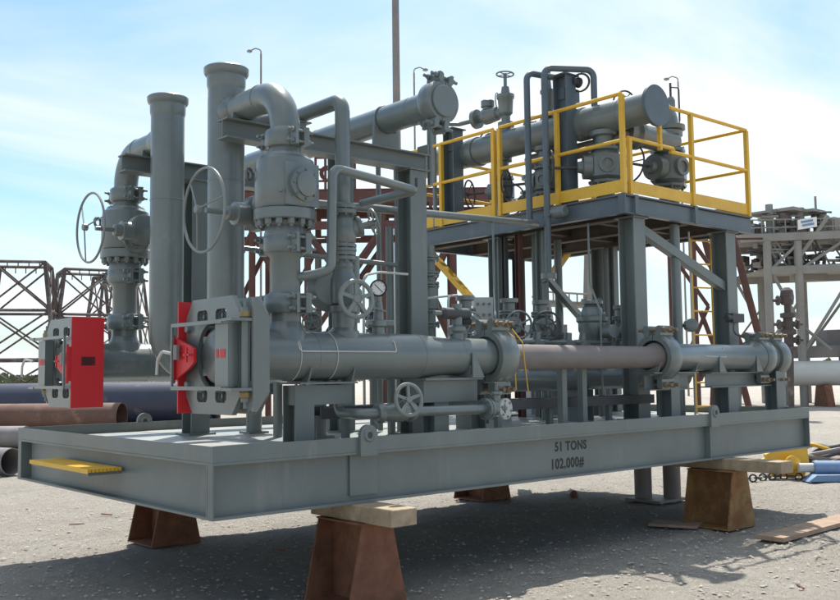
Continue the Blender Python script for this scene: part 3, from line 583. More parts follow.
# ------------------------------------------------------------------ valves and small bore work on the front barrel
def gate_valve(name, label, p, ax, stem, r, wr, group=None, spokes=5, wflat=True, m='grey', sl=3.2, cat='valve', wm='wheel', nb=6):
    """flanged gate valve centred on p; flow along ax, stem towards stem, pipe radius r, wheel radius wr"""
    p = V(p); ax = V(ax).normalized(); stem = V(stem).normalized()
    t = thing(name, label, cat, p, group)
    MB().lathe(p-ax*r*2.0, ax, [(0, r*1.0), (r*.8, r*1.05), (r*1.3, r*1.45), (r*2.7, r*1.45), (r*3.2, r*1.05), (r*4, r)], 24).build('body', m, t)
    for sg in (1, -1): flange(t, p+ax*sg*r*2.1, ax, r*1.75, r*.28, nb, m=m)
    MB().lathe(p+stem*r*1.0, stem, [(0, r*1.15), (r*.6, r*1.1), (r*.65, r*1.45), (r*1.0, r*1.45), (r*1.05, r*.8), (r*1.7, r*.55), (r*1.8, r*.35)], 22).build('bonnet', m, t)
    MB().cyl(p+stem*r*2.2, p+stem*r*(sl+.3), r*.16, 8).build('stem', m, t)
    handwheel(t, p+stem*r*sl, stem, wr, wr*.085, spokes, wm, .1, 0, wflat, hub=wr*.17)
    return t
BX = 1.30            # instrument riser on the front barrel
t = thing('instrument_riser', 'tall grey instrument riser of stacked flanged fittings with cast handwheel on the front barrel', 'pipe', (BX, YA, AZ+.17))
MB().lathe((BX, YA, AZ+.12), (0, 0, 1), [(0, .12), (.06, .115), (.09, .085), (.2, .085), (.205, .11), (.25, .11)], 24).build('base_nozzle', 'grey', t)
MB().lathe((BX, YA, AZ+.37), (0, 0, 1), [(0, .075), (.02, .10), (.14, .105), (.2, .10), (.26, .075), (.33, .07)], 24).build('lower_body', 'grey', t)
MB().lathe((BX-.05, YA+.11, AZ+.50), (-.5, -1, 0), [(0, .17), (.05, .175), (.07, .15), (.1, .12)], 30).build('round_bonnet', 'grey', t)
flange(t, (BX, YA, AZ+.74), (0, 0, 1), .095, .03, 8); MB().lathe((BX, YA, AZ+.60), (0, 0, 1), [(0, .075), (.03, .07), (.06, .085), (.09, .07), (.11, .07)], 20).build('neck', 'grey', t)
MB().lathe((BX, YA, AZ+.77), (0, 0, 1), [(0, .07), (.04, .065), (.08, .095), (.15, .10), (.22, .095), (.26, .065), (.30, .065)], 24).build('globe_body', 'grey', t)
flange(t, (BX, YA, AZ+1.09), (0, 0, 1), .10, .035, 8); flange(t, (BX, YA, AZ+.84-.04), (0, 0, 1), .1, .025, 8)
b = MB(); d = V((.8, -.35, .28)).normalized(); c = V((BX, YA, AZ+.93)); b.lathe(c, d, [(0, .07), (.1, .065), (.12, .08), (.14, .08), (.15, .03), (.24, .025)], 18); b.build('angled_bonnet', 'grey', t)
handwheel(t, c+d*.25, d, .10, .009, 5, 'wheel', .2, 0, True, hub=.02)
handwheel(t, (BX-.10, YA-.29, AZ+.40), (-.15, -1, .05), .128, .018, 5, 'wheel', 0, 0, True, hub=.03)
MB().cyl((BX-.04, YA-.02, AZ+.40), (BX-.10, YA-.30, AZ+.40), .04, 14).build('wheel_stem', 'grey', t)
MB().tube(bend([(BX, YA, AZ+1.11), (BX, YA, 3.62), (BX, YA+.62, 3.62), (BX-.15, YA+.95, 3.62)], .09), .057, 20).build('goose_neck', 'grey', t)
MB().cyl((BX+.12, YA+.02, AZ+.25), (BX+.12, YA+.02, AZ+.75), .038, 14).build('relief_valve', 'grey', t); MB().cyl((BX+.12, YA+.02, AZ+.17), (BX+.12, YA+.02, AZ+.25), .018, 10).build('relief_inlet', 'grey', t); MB().lathe((BX+.12, YA+.02, AZ+.44), (0, 0, 1), [(0, .05), (.02, .055), (.05, .055), (.07, .04)], 14).build('relief_bonnet', 'grey', t)
# post holding the goose neck on the portal beam
t = thing('pipe_post', 'short forked post on the portal beam holding the goose-neck pipe', 'pipe support', (1.27, .97, 3.48)); MB().box((1.22, .92, 3.481), (1.32, 1.02, 3.555)).build('post', 'beam', t); MB().box((1.19, .90, 3.551), (1.36, 1.04, 3.562)).build('cap', 'beam', t)
# pale equalising line from the riser, up and along the skid
t = thing('equalising_line', 'pale grey small-bore line bending up beside the front riser and along the skid', 'pipe', (1.0, .3, 2.2))
MB().tube(bend([(RX+.05, YA-.06, 2.245), (RX+.16, YA-.16, 2.27), (RX+.24, YA-.22, 2.30), (RX+.25, YA-.23, 3.03), (RX+1.15, YA-.10, 2.99), (RX+1.15, YA+.60, 2.99)], .07), .034, 16).build('line_pipe', 'grey', t)
MB().cyl((RX+1.15, YA-.10, 3.02), (RX+1.15, YA-.10, 3.09), .012, 8).build('vent_plug', 'dark', t)
t = thing('cross_line', 'slender grey pipe crossing from the portal post to the platform downcomer', 'pipe', (3.2, 1.2, 3.0))
MB().tube(bend([(1.55, 1.10, 2.955), (2.2, 1.14, 2.99), (4.93, 1.73, 3.19), (4.94, 1.86, 3.23)], .05), .036, 14).build('line_pipe', 'grey', t)
t = thing('brace_pipe', 'slanting grey pipe behind the instrument riser', 'pipe', (2.0, 1.6, 2.95)); MB().tube([(1.50, YA+.75, 2.88), (2.3, 2.9, 3.3)], .05, 14).build('line_pipe', 'grey', t)
t = thing('small_bore_line', 'thin horizontal pipe with sunlit top in front of the rust-red deck', 'pipe', (2, 1.5, 2.5)); MB().tube([(1.0, 1.62, 2.62), (2.36, 1.05, 2.50)], .022, 10).build('line_pipe', 'grey', t)
# pressure gauge
GX = 1.63
t = thing('pressure_gauge', 'round pressure gauge with white face and black rim on a small valve', 'gauge', (GX, YA, AZ+.17)); gd = V((-.55, -.83, 0)).normalized()
MB().lathe((GX, YA, AZ+.15), (0, 0, 1), [(0, .05), (.07, .048), (.08, .065), (.12, .065), (.13, .04), (.2, .035), (.26, .03), (.27, .02), (.31, .02)], 18).build('gauge_valve', 'grey', t)
MB().cyl((GX-.09, YA+.03, AZ+.25), (GX+.11, YA-.04, AZ+.25), .03, 12).build('side_body', 'grey', t); MB().bar((GX+.03, YA-.06, AZ+.34), (GX-.06, YA-.02, AZ+.37), .012, .012).build('lever', 'grey', t)
gc = V((GX, YA, AZ+.52)); ca = MB().lathe(gc-gd*.03, gd, [(0, .06), (.01, .066), (.05, .066), (.055, .06), (.05, .054)], 30, False).build('case', 'black', t); MB().lathe(gc-gd*.03, gd, [(0, .06), (.004, .06)], 24).build('back', 'black', ca)
MB().lathe(gc+gd*.008, gd, [(0, .056), (.006, .056)], 30).build('dial', 'white', ca); a = V((0, 0, 1)); e = gd.cross(a)
MB().bar(gc+gd*.016-e*.03-a*.03, gc+gd*.016+e*.03+a*.03, .005, .002, gd).build('needle', 'black', ca)
for k in range(9):
    w = rad(-135+k*33.75); q = a*math.cos(w)+e*math.sin(w); MB().bar(gc+gd*.0155+q*.042, gc+gd*.0155+q*.052, .003, .001, gd).build('dial_tick', 'black', ca)
# actuator on the barrel ahead of the big clamp
t = thing('valve_actuator', 'dark horizontal cylinder actuator on a post over the barrel reducer', 'actuator', (2.45, YA, AZ+.15))
MB().lathe((2.45, YA, AZ+.13), (0, 0, 1), [(0, .06), (.06, .055), (.08, .075), (.11, .075), (.13, .045), (.30, .042)], 18).build('post', 'grey', t); MB().lathe((2.28, YA, AZ+.35), (1, -.03, 0), [(0, .03), (.02, .048), (.28, .048), (.3, .03)], 18).build('cylinder', 'dark', t); MB().cyl((2.2, YA, AZ+.35), (2.29, YA, AZ+.35), .02, 10).build('rod', 'grey', t); MB().cyl((2.50, YA+.0, AZ+.29), (2.58, YA-.02, AZ+.29), .03, 12).build('position_cap', 'black', t); MB().cyl((2.38, YA+.02, AZ+.20), (2.52, YA-.02, AZ+.20), .032, 12).build('yoke', 'grey', t)
# drain line below the barrel with its handwheel, valve and blind
t = thing('drain_line', 'grey drain pipe below the front barrel with cast handwheel and blind end', 'pipe', (1.9, .15, 1.27))
MB().tube(bend([(1.25, YA, AZ-.17), (1.25, YA, 1.28), (1.25, .16, 1.28), (2.55, .16, 1.275)], .06), .038, 16).build('line_pipe', 'grey', t)
MB().lathe((1.40, .16, 1.28), (1, 0, 0), [(0, .06), (.02, .075), (.05, .075), (.06, .055), (.14, .07), (.24, .07), (.30, .055), (.31, .075), (.34, .075), (.36, .06)], 22).build('gate_body', 'grey', t)
MB().cyl((1.57, .16, 1.29), (1.57, .02, 1.36), .03, 12).build('wheel_stem', 'grey', t); handwheel(t, (1.57, -.005, 1.375), (-.1, -1, .12), .112, .015, 5, 'wheel', 0, 0, True, hub=.026)
flange(t, (2.52, .16, 1.275), (1, 0, 0), .085, .024, 8); MB().lathe((2.55, .16, 1.275), (1, 0, 0), [(0, .05), (.05, .065), (.12, .065), (.17, .05)], 20).build('end_valve', 'grey', t); MB().lathe((2.63, .16, 1.33), (0, 0, 1), [(0, .04), (.05, .038), (.06, .055), (.08, .055), (.09, .02), (.15, .018)], 16).build('end_bonnet', 'grey', t)
MB().box((2.56, .10, 1.478), (2.70, .22, 1.486)).build('lever', 'grey', t)
bd = V((.15, -1, 0)).normalized(); bl = MB().lathe((2.69, .13, 1.27), bd, [(0, .085), (.025, .085)], 28).build('blind_flange', 'box', t); bolts(bl, V((2.69, .13, 1.27))+bd*.025, bd, .065, 6, .010, .008); MB().cyl((2.66, .16, 1.275), (2.70, .12, 1.275), .05, 16).build('end_neck', 'grey', t)
# yellow cord wound over the clamp
t = MB(); t.tube([(3.02, YA+.05, AZ+.26), (3.0, YA-.12, AZ+.16), (3.03, YA-.15, AZ+.02), (2.99, YA-.13, AZ-.15), (3.03, YA-.10, AZ-.28)], .005, 6); tag(t.build('yellow_cord', 'yellow'), 'thin yellow cord hanging over the brownish pipe beside the big clamp', 'cord')
t = MB(); t.tube([(3.10, YA+.0, AZ+.24), (3.11, YA-.11, AZ+.12), (3.12, YA-.12, AZ-.05), (3.18, YA-.10, AZ-.3)], .005, 6); tag(t.build('yellow_cord', 'yellow'), 'second yellow cord dangling below the brownish pipe', 'cord')

# ------------------------------------------------------------------ upper headers
def header(label, x, z, y0, y1, r):
    t = thing('header_pipe', label, 'pipe', (x, y0, z)); MB().cyl((x, y0, z), (x, y1, z), r, 36).build('header_shell', 'grey', t); return t
H1X, H1Z = 2.2, 3.74
t = header('upper grey header pipe lying across the two portals, ending in a hub clamp', H1X, H1Z, .38, 3.2, .118)
for y in (.62, 1.95): MB().lathe((H1X, y, H1Z), (0, 1, 0), [(0, .118), (.003, .121), (.012, .121), (.015, .118)], 32).build('weld_seam', 'grey', t)
clamp_hub('hub_clamp', 'hub clamp with blind closing the upper header above the portal post', (H1X, .33, H1Z), (0, -1, 0), .175, (.15, 0, 1), None, blind=True)
for y in (1.0,): 
    sd = thing('header_saddle', 'saddle bracket seating the upper header on the portal beam', 'pipe support', (H1X, y, 3.48)); MB().prism([(-.14, 0), (.14, 0), (.128, .26), (.10, .16), (0, .135), (-.10, .16), (-.128, .26)], (H1X, y+.02, 3.481), (1, 0, 0), (0, 0, 1), .03).build('saddle', 'beam', sd)
    MB().torus((H1X, y, H1Z), (0, 1, 0), .124, .008, 36, 6).build('strap', 'grey', sd)
t = MB().tube([(2.66, .95, 3.22), (2.66, .95, 3.80)], .026, 10).build('drop_tube', 'grey'); tag(t, 'short vertical tube clipped to the end of the portal beam', 'pipe')
for y, lab in ((1.28, 'thin tube rising behind the portal beam close to the mast'), (1.55, 'second thin tube rising behind the portal beam')):
    t = MB().tube([(2.55, y, 1.05), (2.55, y, 3.66)], .024, 10).build('drop_tube', 'grey'); tag(t, lab, 'pipe')

PZ = 3.39; PX0, PX1, PY0, PY1 = 5.07, 7.57, .65, 4.2       # platform deck
H2X, H2Z = 5.44, 4.335
t = header('large grey header above the yellow-railed platform with a flat round end plate', H2X, H2Z, .52, 4.4, .168)
ep = MB().lathe((H2X, .52, H2Z), (0, -1, 0), [(0, .215), (.004, .22), (.042, .22), (.046, .215)], 48).build('end_plate', 'blue', t)
for y in (.9, 2.2, 3.3): MB().lathe((H2X, y, H2Z), (0, 1, 0), [(0, .168), (.003, .172), (.015, .172), (.018, .168)], 36).build('weld_seam', 'grey', t)
for y in (1.42, 3.12): MB().lathe((H2X, y, H2Z), (0, 1, 0), [(0, .172), (.004, .185), (.11, .185), (.115, .172)], 36).build('saddle_pad', 'grey', t)

# ------------------------------------------------------------------ platform
pf = thing('access_platform', 'raised blue-grey steel platform on columns above the skid', 'platform', (6.3, 2.0, FZ)); h = .20
for (p, q) in (((PX0, PY0+.035, 0), (PX1, PY0+.035, 0)), ((PX0, PY1-.035, 0), (PX1, PY1-.035, 0))):
    MB().hbeam((p[0], p[1], PZ-h/2-.006), (q[0], q[1], PZ-h/2-.006), .07, h, .012).build('edge_beam', 'blue', pf)
for x in (PX0+.035, PX1-.035): MB().hbeam((x, PY0+.072, PZ-h/2-.007), (x, PY1-.072, PZ-h/2-.007), .07, h, .012).build('edge_beam', 'blue', pf)
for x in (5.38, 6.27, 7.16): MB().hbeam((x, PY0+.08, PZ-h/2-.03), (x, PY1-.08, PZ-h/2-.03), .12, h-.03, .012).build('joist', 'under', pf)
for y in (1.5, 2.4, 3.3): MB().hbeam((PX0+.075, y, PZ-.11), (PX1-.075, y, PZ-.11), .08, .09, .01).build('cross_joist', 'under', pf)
for x, y in ((PX0, PY0), ): MB().box((x-.014, y-.014, PZ-.21), (x-.001, y+.075, PZ+.0)).build('corner_plate', 'blue', pf)
for x in (5.26, 6.36): MB().box((x-.03, PY0-.012, PZ-.2), (x+.03, PY0-.001, PZ)).build('clip_plate', 'blue', pf)
# steel-bar grating in panels
for i in range(3):
    for j in range(4):
        x0 = PX0+.01+i*.83; x1 = min(x0+.822, PX1-.01); y0 = PY0+.01+j*.885; y1 = min(y0+.875, PY1-.01)
        if i == 0 and False: continue
        b = MB()
        n = 28
        for k in range(n): xx = x0+(x1-x0)*(k+.5)/n; b.box((xx-.0025, y0, PZ-.028), (xx+.0025, y1, PZ))
        for k in range(8): yy = y0+(y1-y0)*k/7; b.box((x0, yy-.003, PZ-.022), (x1, yy+.003, PZ-.001))
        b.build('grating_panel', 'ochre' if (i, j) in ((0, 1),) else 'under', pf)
for x, y, w in ((5.40, .82, .2), (7.18, .82, .2), (5.38, 2.78, .17), (7.18, 2.62, .2)):
    c = MB().hbeam((x, y, FZ+.035), (x, y, PZ-.222), w, w, .014, (0, 1, 0)).build('column', 'beam', pf); MB().box((x-.15, y-.15, FZ+.014), (x+.15, y+.15, FZ+.034)).build('base_plate', 'beam', c); MB().box((x-.13, y-.13, PZ-.221), (x+.13, y+.13, PZ-.207)).build('cap_plate', 'beam', c)
MB().bar((5.50, .80, 3.10), (7.10, .76, 2.53), .012, .10).build('knee_brace', 'beam', pf); MB().bar((5.50, .85, 3.06), (7.10, .81, 2.49), .09, .012).build('knee_brace', 'beam', pf)
MB().bar((5.38, 2.0, 2.63), (6.9, 2.55, 2.05), .07, .07).build('knee_brace', 'beam', pf)
for yy in ((2.9, 4.0), ): 
    b = MB().bar((5.40, 2.95, 2.2), (5.40, 4.05, PZ-.23), .07, .09, (1, 0, 0)).build('rear_brace', 'yellow', pf)
MB().bar(at(535, 299, Y=3.3), at(577, 239, Y=3.3), .07, .09).build('rear_brace', 'yellow', pf)
# posts of smaller section between columns
for x, y, w, m in ((5.32, 2.02, .10, 'beam'), (5.30, 2.36, .07, 'rustpaint'), (7.1, 4.05, .13, 'dark'), (7.16, 2.42, .09, 'beam'), (5.33, 2.62, .06, 'dark')):
    MB().hbeam((x, y, FZ+.014), (x, y, PZ-.21), w, w, .01, (0, 1, 0)).build('post', m, pf)
t = MB().cyl((6.22, .84, FZ+.014), (6.22, .84, PZ-.2), .055, 20); t = t.build('downcomer_pipe', 'grey'); tag(t, 'vertical grey pipe between the platform and the skid behind the end pipe', 'pipe')

def guardrail(name, label, runs, loc):
    t = thing(name, label, 'railing', loc, 'yellow guardrails of the platform')
    for (a, b, posts, mids, toe) in runs:
        a = V(a); b = V(b); d = (b-a).normalized(); n = V((-d.y, d.x, 0)); TR = 1.055
        MB().tube([a+V((0, 0, PZ+TR)), b+V((0, 0, PZ+TR))], .021, 12).build('top_rail', 'yellow', t)
        MB().tube([a+V((0, 0, PZ+.56)), b+V((0, 0, PZ+.56))], .021, 12).build('mid_rail', 'yellow', t)
        if toe: MB().bar(a+V((0, 0, PZ+.085)), b+V((0, 0, PZ+.085)), .008, .13).build('toe_board', 'yellow', t)
        for f in posts:
            q = a.lerp(b, f); MB().bar(q+V((0, 0, PZ+.001)), q+V((0, 0, PZ+TR-.012)), .046, .046, d).build('post', 'yellow', t)
    return t
yr = .03
guardrail('guard_rail', 'yellow guardrail with toe board along the near long side, in two sections', [((PX0+yr, PY0+yr, 0), (PX0+yr, 2.45, 0), (0, .5, 1), 0, 1), ((PX0+yr, 2.55, 0), (PX0+yr, PY1, 0), (0, .56, 1), 0, 1)], (PX0, 2, PZ))
t = guardrail('guard_rail', 'yellow guardrail on the platform short side, in front of the big handwheel valve', [((5.95, PY0+yr, 0), (PX1-yr, PY0+yr, 0), (.26, 1), 0, 0)], (6.5, PY0, PZ))
for a, b in (((5.20, PY0+yr), (5.205, PY0+yr)),): MB().bar((5.21, PY0+yr, PZ), (5.21, PY0+yr, PZ+.6), .046, .046, (1, 0, 0)).build('post', 'yellow', t)
MB().tube([(5.19, PY0+yr, PZ+.60), (6.0, PY0+yr, PZ+.60), (6.02, PY0+yr, PZ+.57)], .021, 12).build('low_rail', 'yellow', t); MB().bar((5.76, PY0+yr, PZ+.55), (5.76, PY0+yr, PZ+1.055), .04, .04, (1, 0, 0)).build('post', 'yellow', t)
MB().tube([(5.80, PY0+yr, PZ+1.055), (5.96, PY0+yr, PZ+1.055)], .021, 12).build('top_rail', 'yellow', t); MB().bar((5.18, PY0+yr, PZ+.085), (PX1-yr, PY0+yr, PZ+.085), .008, .13).build('toe_board', 'yellow', t)
guardrail('guard_rail', 'yellow guardrail at the back of the platform on the far long side', [((PX1-yr, PY0+2*yr, 0), (PX1-yr, PY1, 0), (.33, .66, 1), 0, 1)], (PX1, 2.4, PZ))
guardrail('guard_rail', 'yellow guardrail closing the far short end of the platform', [((PX0+3*yr, PY1-yr, 0), (PX1-2*yr, PY1-yr, 0), (.33, .66), 0, 1)], (6.3, PY1, PZ))
# ladder
lx, ly = 7.42, 1.35
t = thing('access_ladder', 'yellow steel ladder rising from the deck to the platform', 'ladder', (lx, ly, FZ)); a = V((.0, 1, 0))
LP = [V((7.23, 1.30, 0)), V((7.55, 1.21, 0))]
for q in LP: MB().bar(q+V((0, 0, .02)), q+V((0, 0, PZ-.02)), .05, .018, (0, 1, 0)).build('rail', 'yellow', t)
for k in range(11): z = .25+k*.29; MB().tube([LP[0]+V((0, 0, z)), LP[1]+V((0, 0, z))], .010, 8).build('rung', 'yellow', t)

# column and pipe supports above the deck carrying the header
def hcol(label, x, y, top, hd):
    t = thing('header_support', label, 'column', (x, y, PZ)); MB().hbeam((x, y, PZ+.012), (x, y, top), .17, .19, .013, (0, 1, 0)).build('column', 'blue', t); MB().box((x-.12, y-.12, PZ+.001), (x+.12, y+.12, PZ+.011)).build('base_plate', 'blue', t)
    if hd:
        MB().box((x-.12, y-.12, top+.001), (x+.12, y+.12, top+.014)).build('cap_plate', 'blue', t); MB().box((x-.02, y-.02, top-.25), (x+.24, y+.09, top-.12)).build('arm', 'blue', t)
    return t
hcol('tall blue-grey column beside the header carrying looped pipes', 5.24, 1.56, 4.86, 1); hcol('shorter blue-grey column beside the header farther from its end plate', 5.24, 3.40, 4.62, 1)
# looped downcomers in front of the railing
for (y0, ya, lab, zb, zt) in ((1.60, 1.30, 'looped small-bore pipe dropping past the railing to a clamp bracket under the platform', 2.62, 4.92), (1.86, 1.50, 'looped small-bore pipe dropping to the slender crossing pipe', 3.22, 4.93)):
    t = thing('looped_pipe', lab, 'pipe', (4.95, y0, zb)); pts = [(4.95, y0, zb), (4.95, y0, zt), (H2X, ya, zt), (H2X, ya, H2Z+.14)] if ya < 1.4 else [(4.95, y0, zb), (4.95, y0, zt), (5.42, y0-.1, zt), (5.42, y0-.1, zt-.12)]
    MB().tube(bend(pts, .09), .036, 16).build('loop_tube', 'blue', t)
    if ya < 1.4:
        MB().lathe((4.95, y0, zb-.05), (0, 0, 1), [(0, .085), (.06, .085)], 20).build('end_flange', 'grey', t); MB().bar((4.97, y0, zb-.02), (5.30, 1.98, zb-.02), .05, .05).build('bracket', 'beam', t); MB().cyl((5.0, y0-.03, PZ-.09), (5.0, y0-.22, PZ-.09), .06, 18, .01).build('pipe_cap', 'grey', t); MB().box((4.92, y0-.06, PZ-.13), (5.065, y0+.06, PZ-.11)).build('pipe_clip', 'blue', t)
def vertvalve(label, x, y, z0, z1, hz, wd, wr, sc=.11, wm='dark', grp='gate valves standing on the platform'):
    """vertical flanged valve between the deck and the pipe above, handwheel towards wd"""
    t = thing('platform_valve', label, 'valve', (x, y, z0), grp); wd = V(wd).normalized(); zc = hz
    MB().lathe((x, y, z0), (0, 0, 1), [(0, sc*1.5), (.035, sc*1.5), (.04, sc*.85), (zc-z0-sc*1.5, sc*.85)], 24).build('lower_neck', 'grey', t)
    MB().lathe((x, y, zc-sc*1.6), (0, 0, 1), [(0, sc*1.5), (.03, sc*1.55), (.035, sc*1.2), (sc*.6, sc*1.55), (sc*2.6, sc*1.55), (sc*3.0, sc*1.2), (sc*3.05, sc*1.5), (sc*3.3, sc*1.5)], 8).build('body', 'grey', t)
    MB().lathe((x, y, zc+sc*1.7), (0, 0, 1), [(0, sc*.85), (z1-zc-sc*1.7-.06, sc*.85), (z1-zc-sc*1.7-.05, sc*1.3), (z1-zc-sc*1.7, sc*1.3)], 24).build('upper_neck', 'grey', t)
    c = V((x, y, zc)); bd = MB().lathe(c+wd*sc*1.2, wd, [(0, sc*1.15), (sc*.8, sc*1.1), (sc*.85, sc*.6), (sc*1.3, sc*.5), (sc*1.35, sc*.25)], 20).build('bonnet', 'grey', t)
    MB().cyl(c+wd*sc*2.4, c+wd*sc*5.0, .016, 8).build('stem', 'dark', t)
    sd = V((-wd.y, wd.x, 0)); sd = sd if sd.y < 0 else -sd
    MB().lathe(c+sd*sc*1.3, sd, [(0, sc*.8), (sc*.35, sc*.78), (sc*.36, sc*.5), (sc*.2, sc*.48)], 20, True).build('side_port', 'grey', t)
    bolts(t, (x, y, zc-sc*1.6), (0, 0, -1), sc*1.3, 10, .014, .02); bolts(t, (x, y, zc+sc*1.7), (0, 0, 1), sc*1.3, 10, .014, .02)
    handwheel(t, c+wd*sc*4.9, wd, wr, .011, 3, wm, .25, -.03, hub=.025)
    return t
vertvalve('grey gate valve with dark handwheel behind the short-side guardrail, below an elbow', 6.45, 1.05, PZ+.002, 4.32, 3.88, (-1, .1, 0), .22, .135)
vertvalve('grey gate valve with dark handwheel hanging under the header close to its end plate', H2X, 1.18, PZ+.002, 4.19, 3.80, (-.75, .7, 0), .19, .12)
vertvalve('grey gate valve with dark handwheel hanging under the header beside the looped pipes', H2X+.02, 2.05, PZ+.002, 4.19, 3.78, (-.4, .9, 0), .19, .10)
vertvalve('grey gate valve under the header between the two guardrail sections', H2X+.02, 2.75, PZ+.002, 4.19, 3.78, (-.4, .9, 0), .17, .09)
vertvalve('grey gate valve on the platform beyond the shorter column', 6.6, 3.3, PZ+.002, 4.2, 3.80, (-1, -.2, 0), .2, .11)
t = thing('discharge_elbow', 'brown-grey elbow above the short-side valve, running back over the platform', 'pipe', (6.45, 1.05, 4.3)); MB().tube(bend([(6.45, 1.05, 4.30), (6.45, 1.05, 4.62), (6.45, 1.9, 4.62)], .2, 9), .13, 28).build('elbow_pipe', 'grey', t); MB().lathe((6.45, .99, 4.33), (0, 0, 1), [(0, .155), (.05, .155)], 28).build('collar', 'grey', t)
MB().cyl((6.45, 1.9, 4.62), (6.45, 4.3, 4.62), .13, 28).build('back_pipe', 'grey', t)
t = thing('cross_nozzle', 'thick pipe stub with flange behind the round header end plate', 'pipe', (6.0, .9, 4.2)); MB().lathe((5.60, 1.02, 4.18), (1, -.04, .0), [(0, .13), (.12, .13), (.14, .17), (.2, .17), (.22, .13), (.85, .13)], 28).build('stub', 'grey', t)
t = thing('instrument_pole', 'slim mast with small fittings above the short-side valve', 'instrument', (6.62, 1.1, 4.6)); MB().cyl((6.62, 1.1, 3.4), (6.62, 1.1, 4.95), .014, 8).build('mast', 'dark', t); MB().lathe((6.62, 1.1, 4.62), (0, 0, 1), [(0, .03), (.04, .05), (.12, .05), (.16, .03)], 14).build('sensor_body', 'grey', t); MB().tube(bend([(6.62, 1.1, 4.9), (6.72, 1.05, 4.9), (6.72, 1.05, 4.5)], .03), .008, 6).build('sensor_tube', 'dark', t)
# handwheels standing over the header (valves on its far side)
def backvalve(label, y, z, wr):
    t = thing('header_valve', label, 'valve', (H2X+.1, y, H2Z+.1), 'small valves on the header crown'); MB().lathe((H2X+.05, y, H2Z+.10), (.6, .2, .5), [(0, .06), (.1, .055), (.11, .075), (.14, .075), (.15, .02), (.22, .02)], 16).build('body', 'grey', t); handwheel(t, (H2X+.16, y+.04, z), (.5, .8, .25), wr, .010, 3, 'dark', .3, -.02, hub=.02)
backvalve('small valve with thin dark wheel on the header crown near the end plate', .98, 4.52, .12); backvalve('small valve with thin dark wheel on the header crown beside the looped pipes', 2.30, 4.50, .14); backvalve('small valve with thin dark wheel on the header crown by the shorter column', 3.05, 4.48, .14)
# top valve with horizontal bonnet on the header, with thin line
t = thing('top_valve', 'horizontal flanged valve with upright stem and handwheel on the header crown', 'valve', (H2X, 2.66, H2Z+.16))
c = V((H2X, 2.66, 4.75)); MB().lathe((H2X, 2.66, H2Z+.13), (0, 0, 1), [(0, .06), (.08, .055), (.085, .1), (.11, .1), (.115, .1), (.14, .1), (.145, .055), (.22, .055)], 20).build('nozzle', 'grey', t)
MB().lathe(c+V((0, -.0, -.06)), (0, 0, 1), [(0, .055), (.03, .085), (.20, .095), (.22, .11), (.26, .11), (.265, .06), (.33, .05), (.36, .045)], 22).build('body', 'grey', t)
dv = V((-.12, 1, -.03)).normalized(); MB().lathe(c+V((0, .05, 0)), dv, [(0, .06), (.06, .06), (.08, .085), (.22, .10), (.28, .10), (.32, .07), (.38, .05), (.385, .12), (.41, .12), (.42, .12), (.44, .12), (.445, .035)], 22).build('check_body', 'grey', t)
MB().lathe(c+V((-.03, .28, .05)), (0, 0, 1), [(0, .06), (.05, .06), (.055, .085), (.13, .085), (.14, .07)], 18).build('check_cap', 'grey', t)
MB().cyl(c+V((0, 0, .29)), c+V((0, 0, .46)), .022, 10).build('stem', 'grey', t); handwheel(t, c+V((0, 0, .46)), (.05, .0, 1), .105, .010, 4, 'wheel', .1, 0, hub=.022)
MB().torus(c+V((-.02, .12, .15)), (.5, -.85, 0), .10, .008, 28, 6).build('pull_ring', 'grey', t)
MB().tube(bend([c+V((-.05, .48, -.02)), c+V((-.1, .72, -.03)), (5.12, 3.62, 4.74), (5.12, 3.62, PZ+.02)], .05), .028, 10).build('thin_line', 'grey', t)
t = thing('relief_valve', 'slim flanged relief valve with pointed cap on the header beside the looped pipes', 'valve', (H2X, 1.98, H2Z+.15)); MB().lathe((H2X, 1.98, H2Z+.12), (0, 0, 1), [(0, .05), (.06, .045), (.065, .09), (.1, .09), (.105, .05), (.16, .06), (.2, .075), (.34, .075), (.36, .09), (.39, .09), (.4, .05), (.5, .04), (.62, .04), (.64, .03)], 20).build('body', 'grey', t); MB().tube(bend([(H2X, 1.98, 4.95), (H2X, 1.98, 5.0), (H2X+.1, 1.75, 5.0), (H2X+.1, 1.6, 4.9)], .05), .012, 8).build('sense_line', 'dark', t)
t = thing('hose_loop', 'dark curled wheel and hose at the top of the tall column', 'valve', (5.36, 1.5, 4.9)); MB().torus((5.38, 1.44, 4.80), (.75, .3, 0), .10, .013, 26, 6).build('wheel_rim', 'dark', t); MB().lathe((5.27, 1.47, 4.80), (1, -.1, 0), [(0, .04), (.08, .04), (.085, .06), (.11, .06)], 12).build('body', 'dark', t)

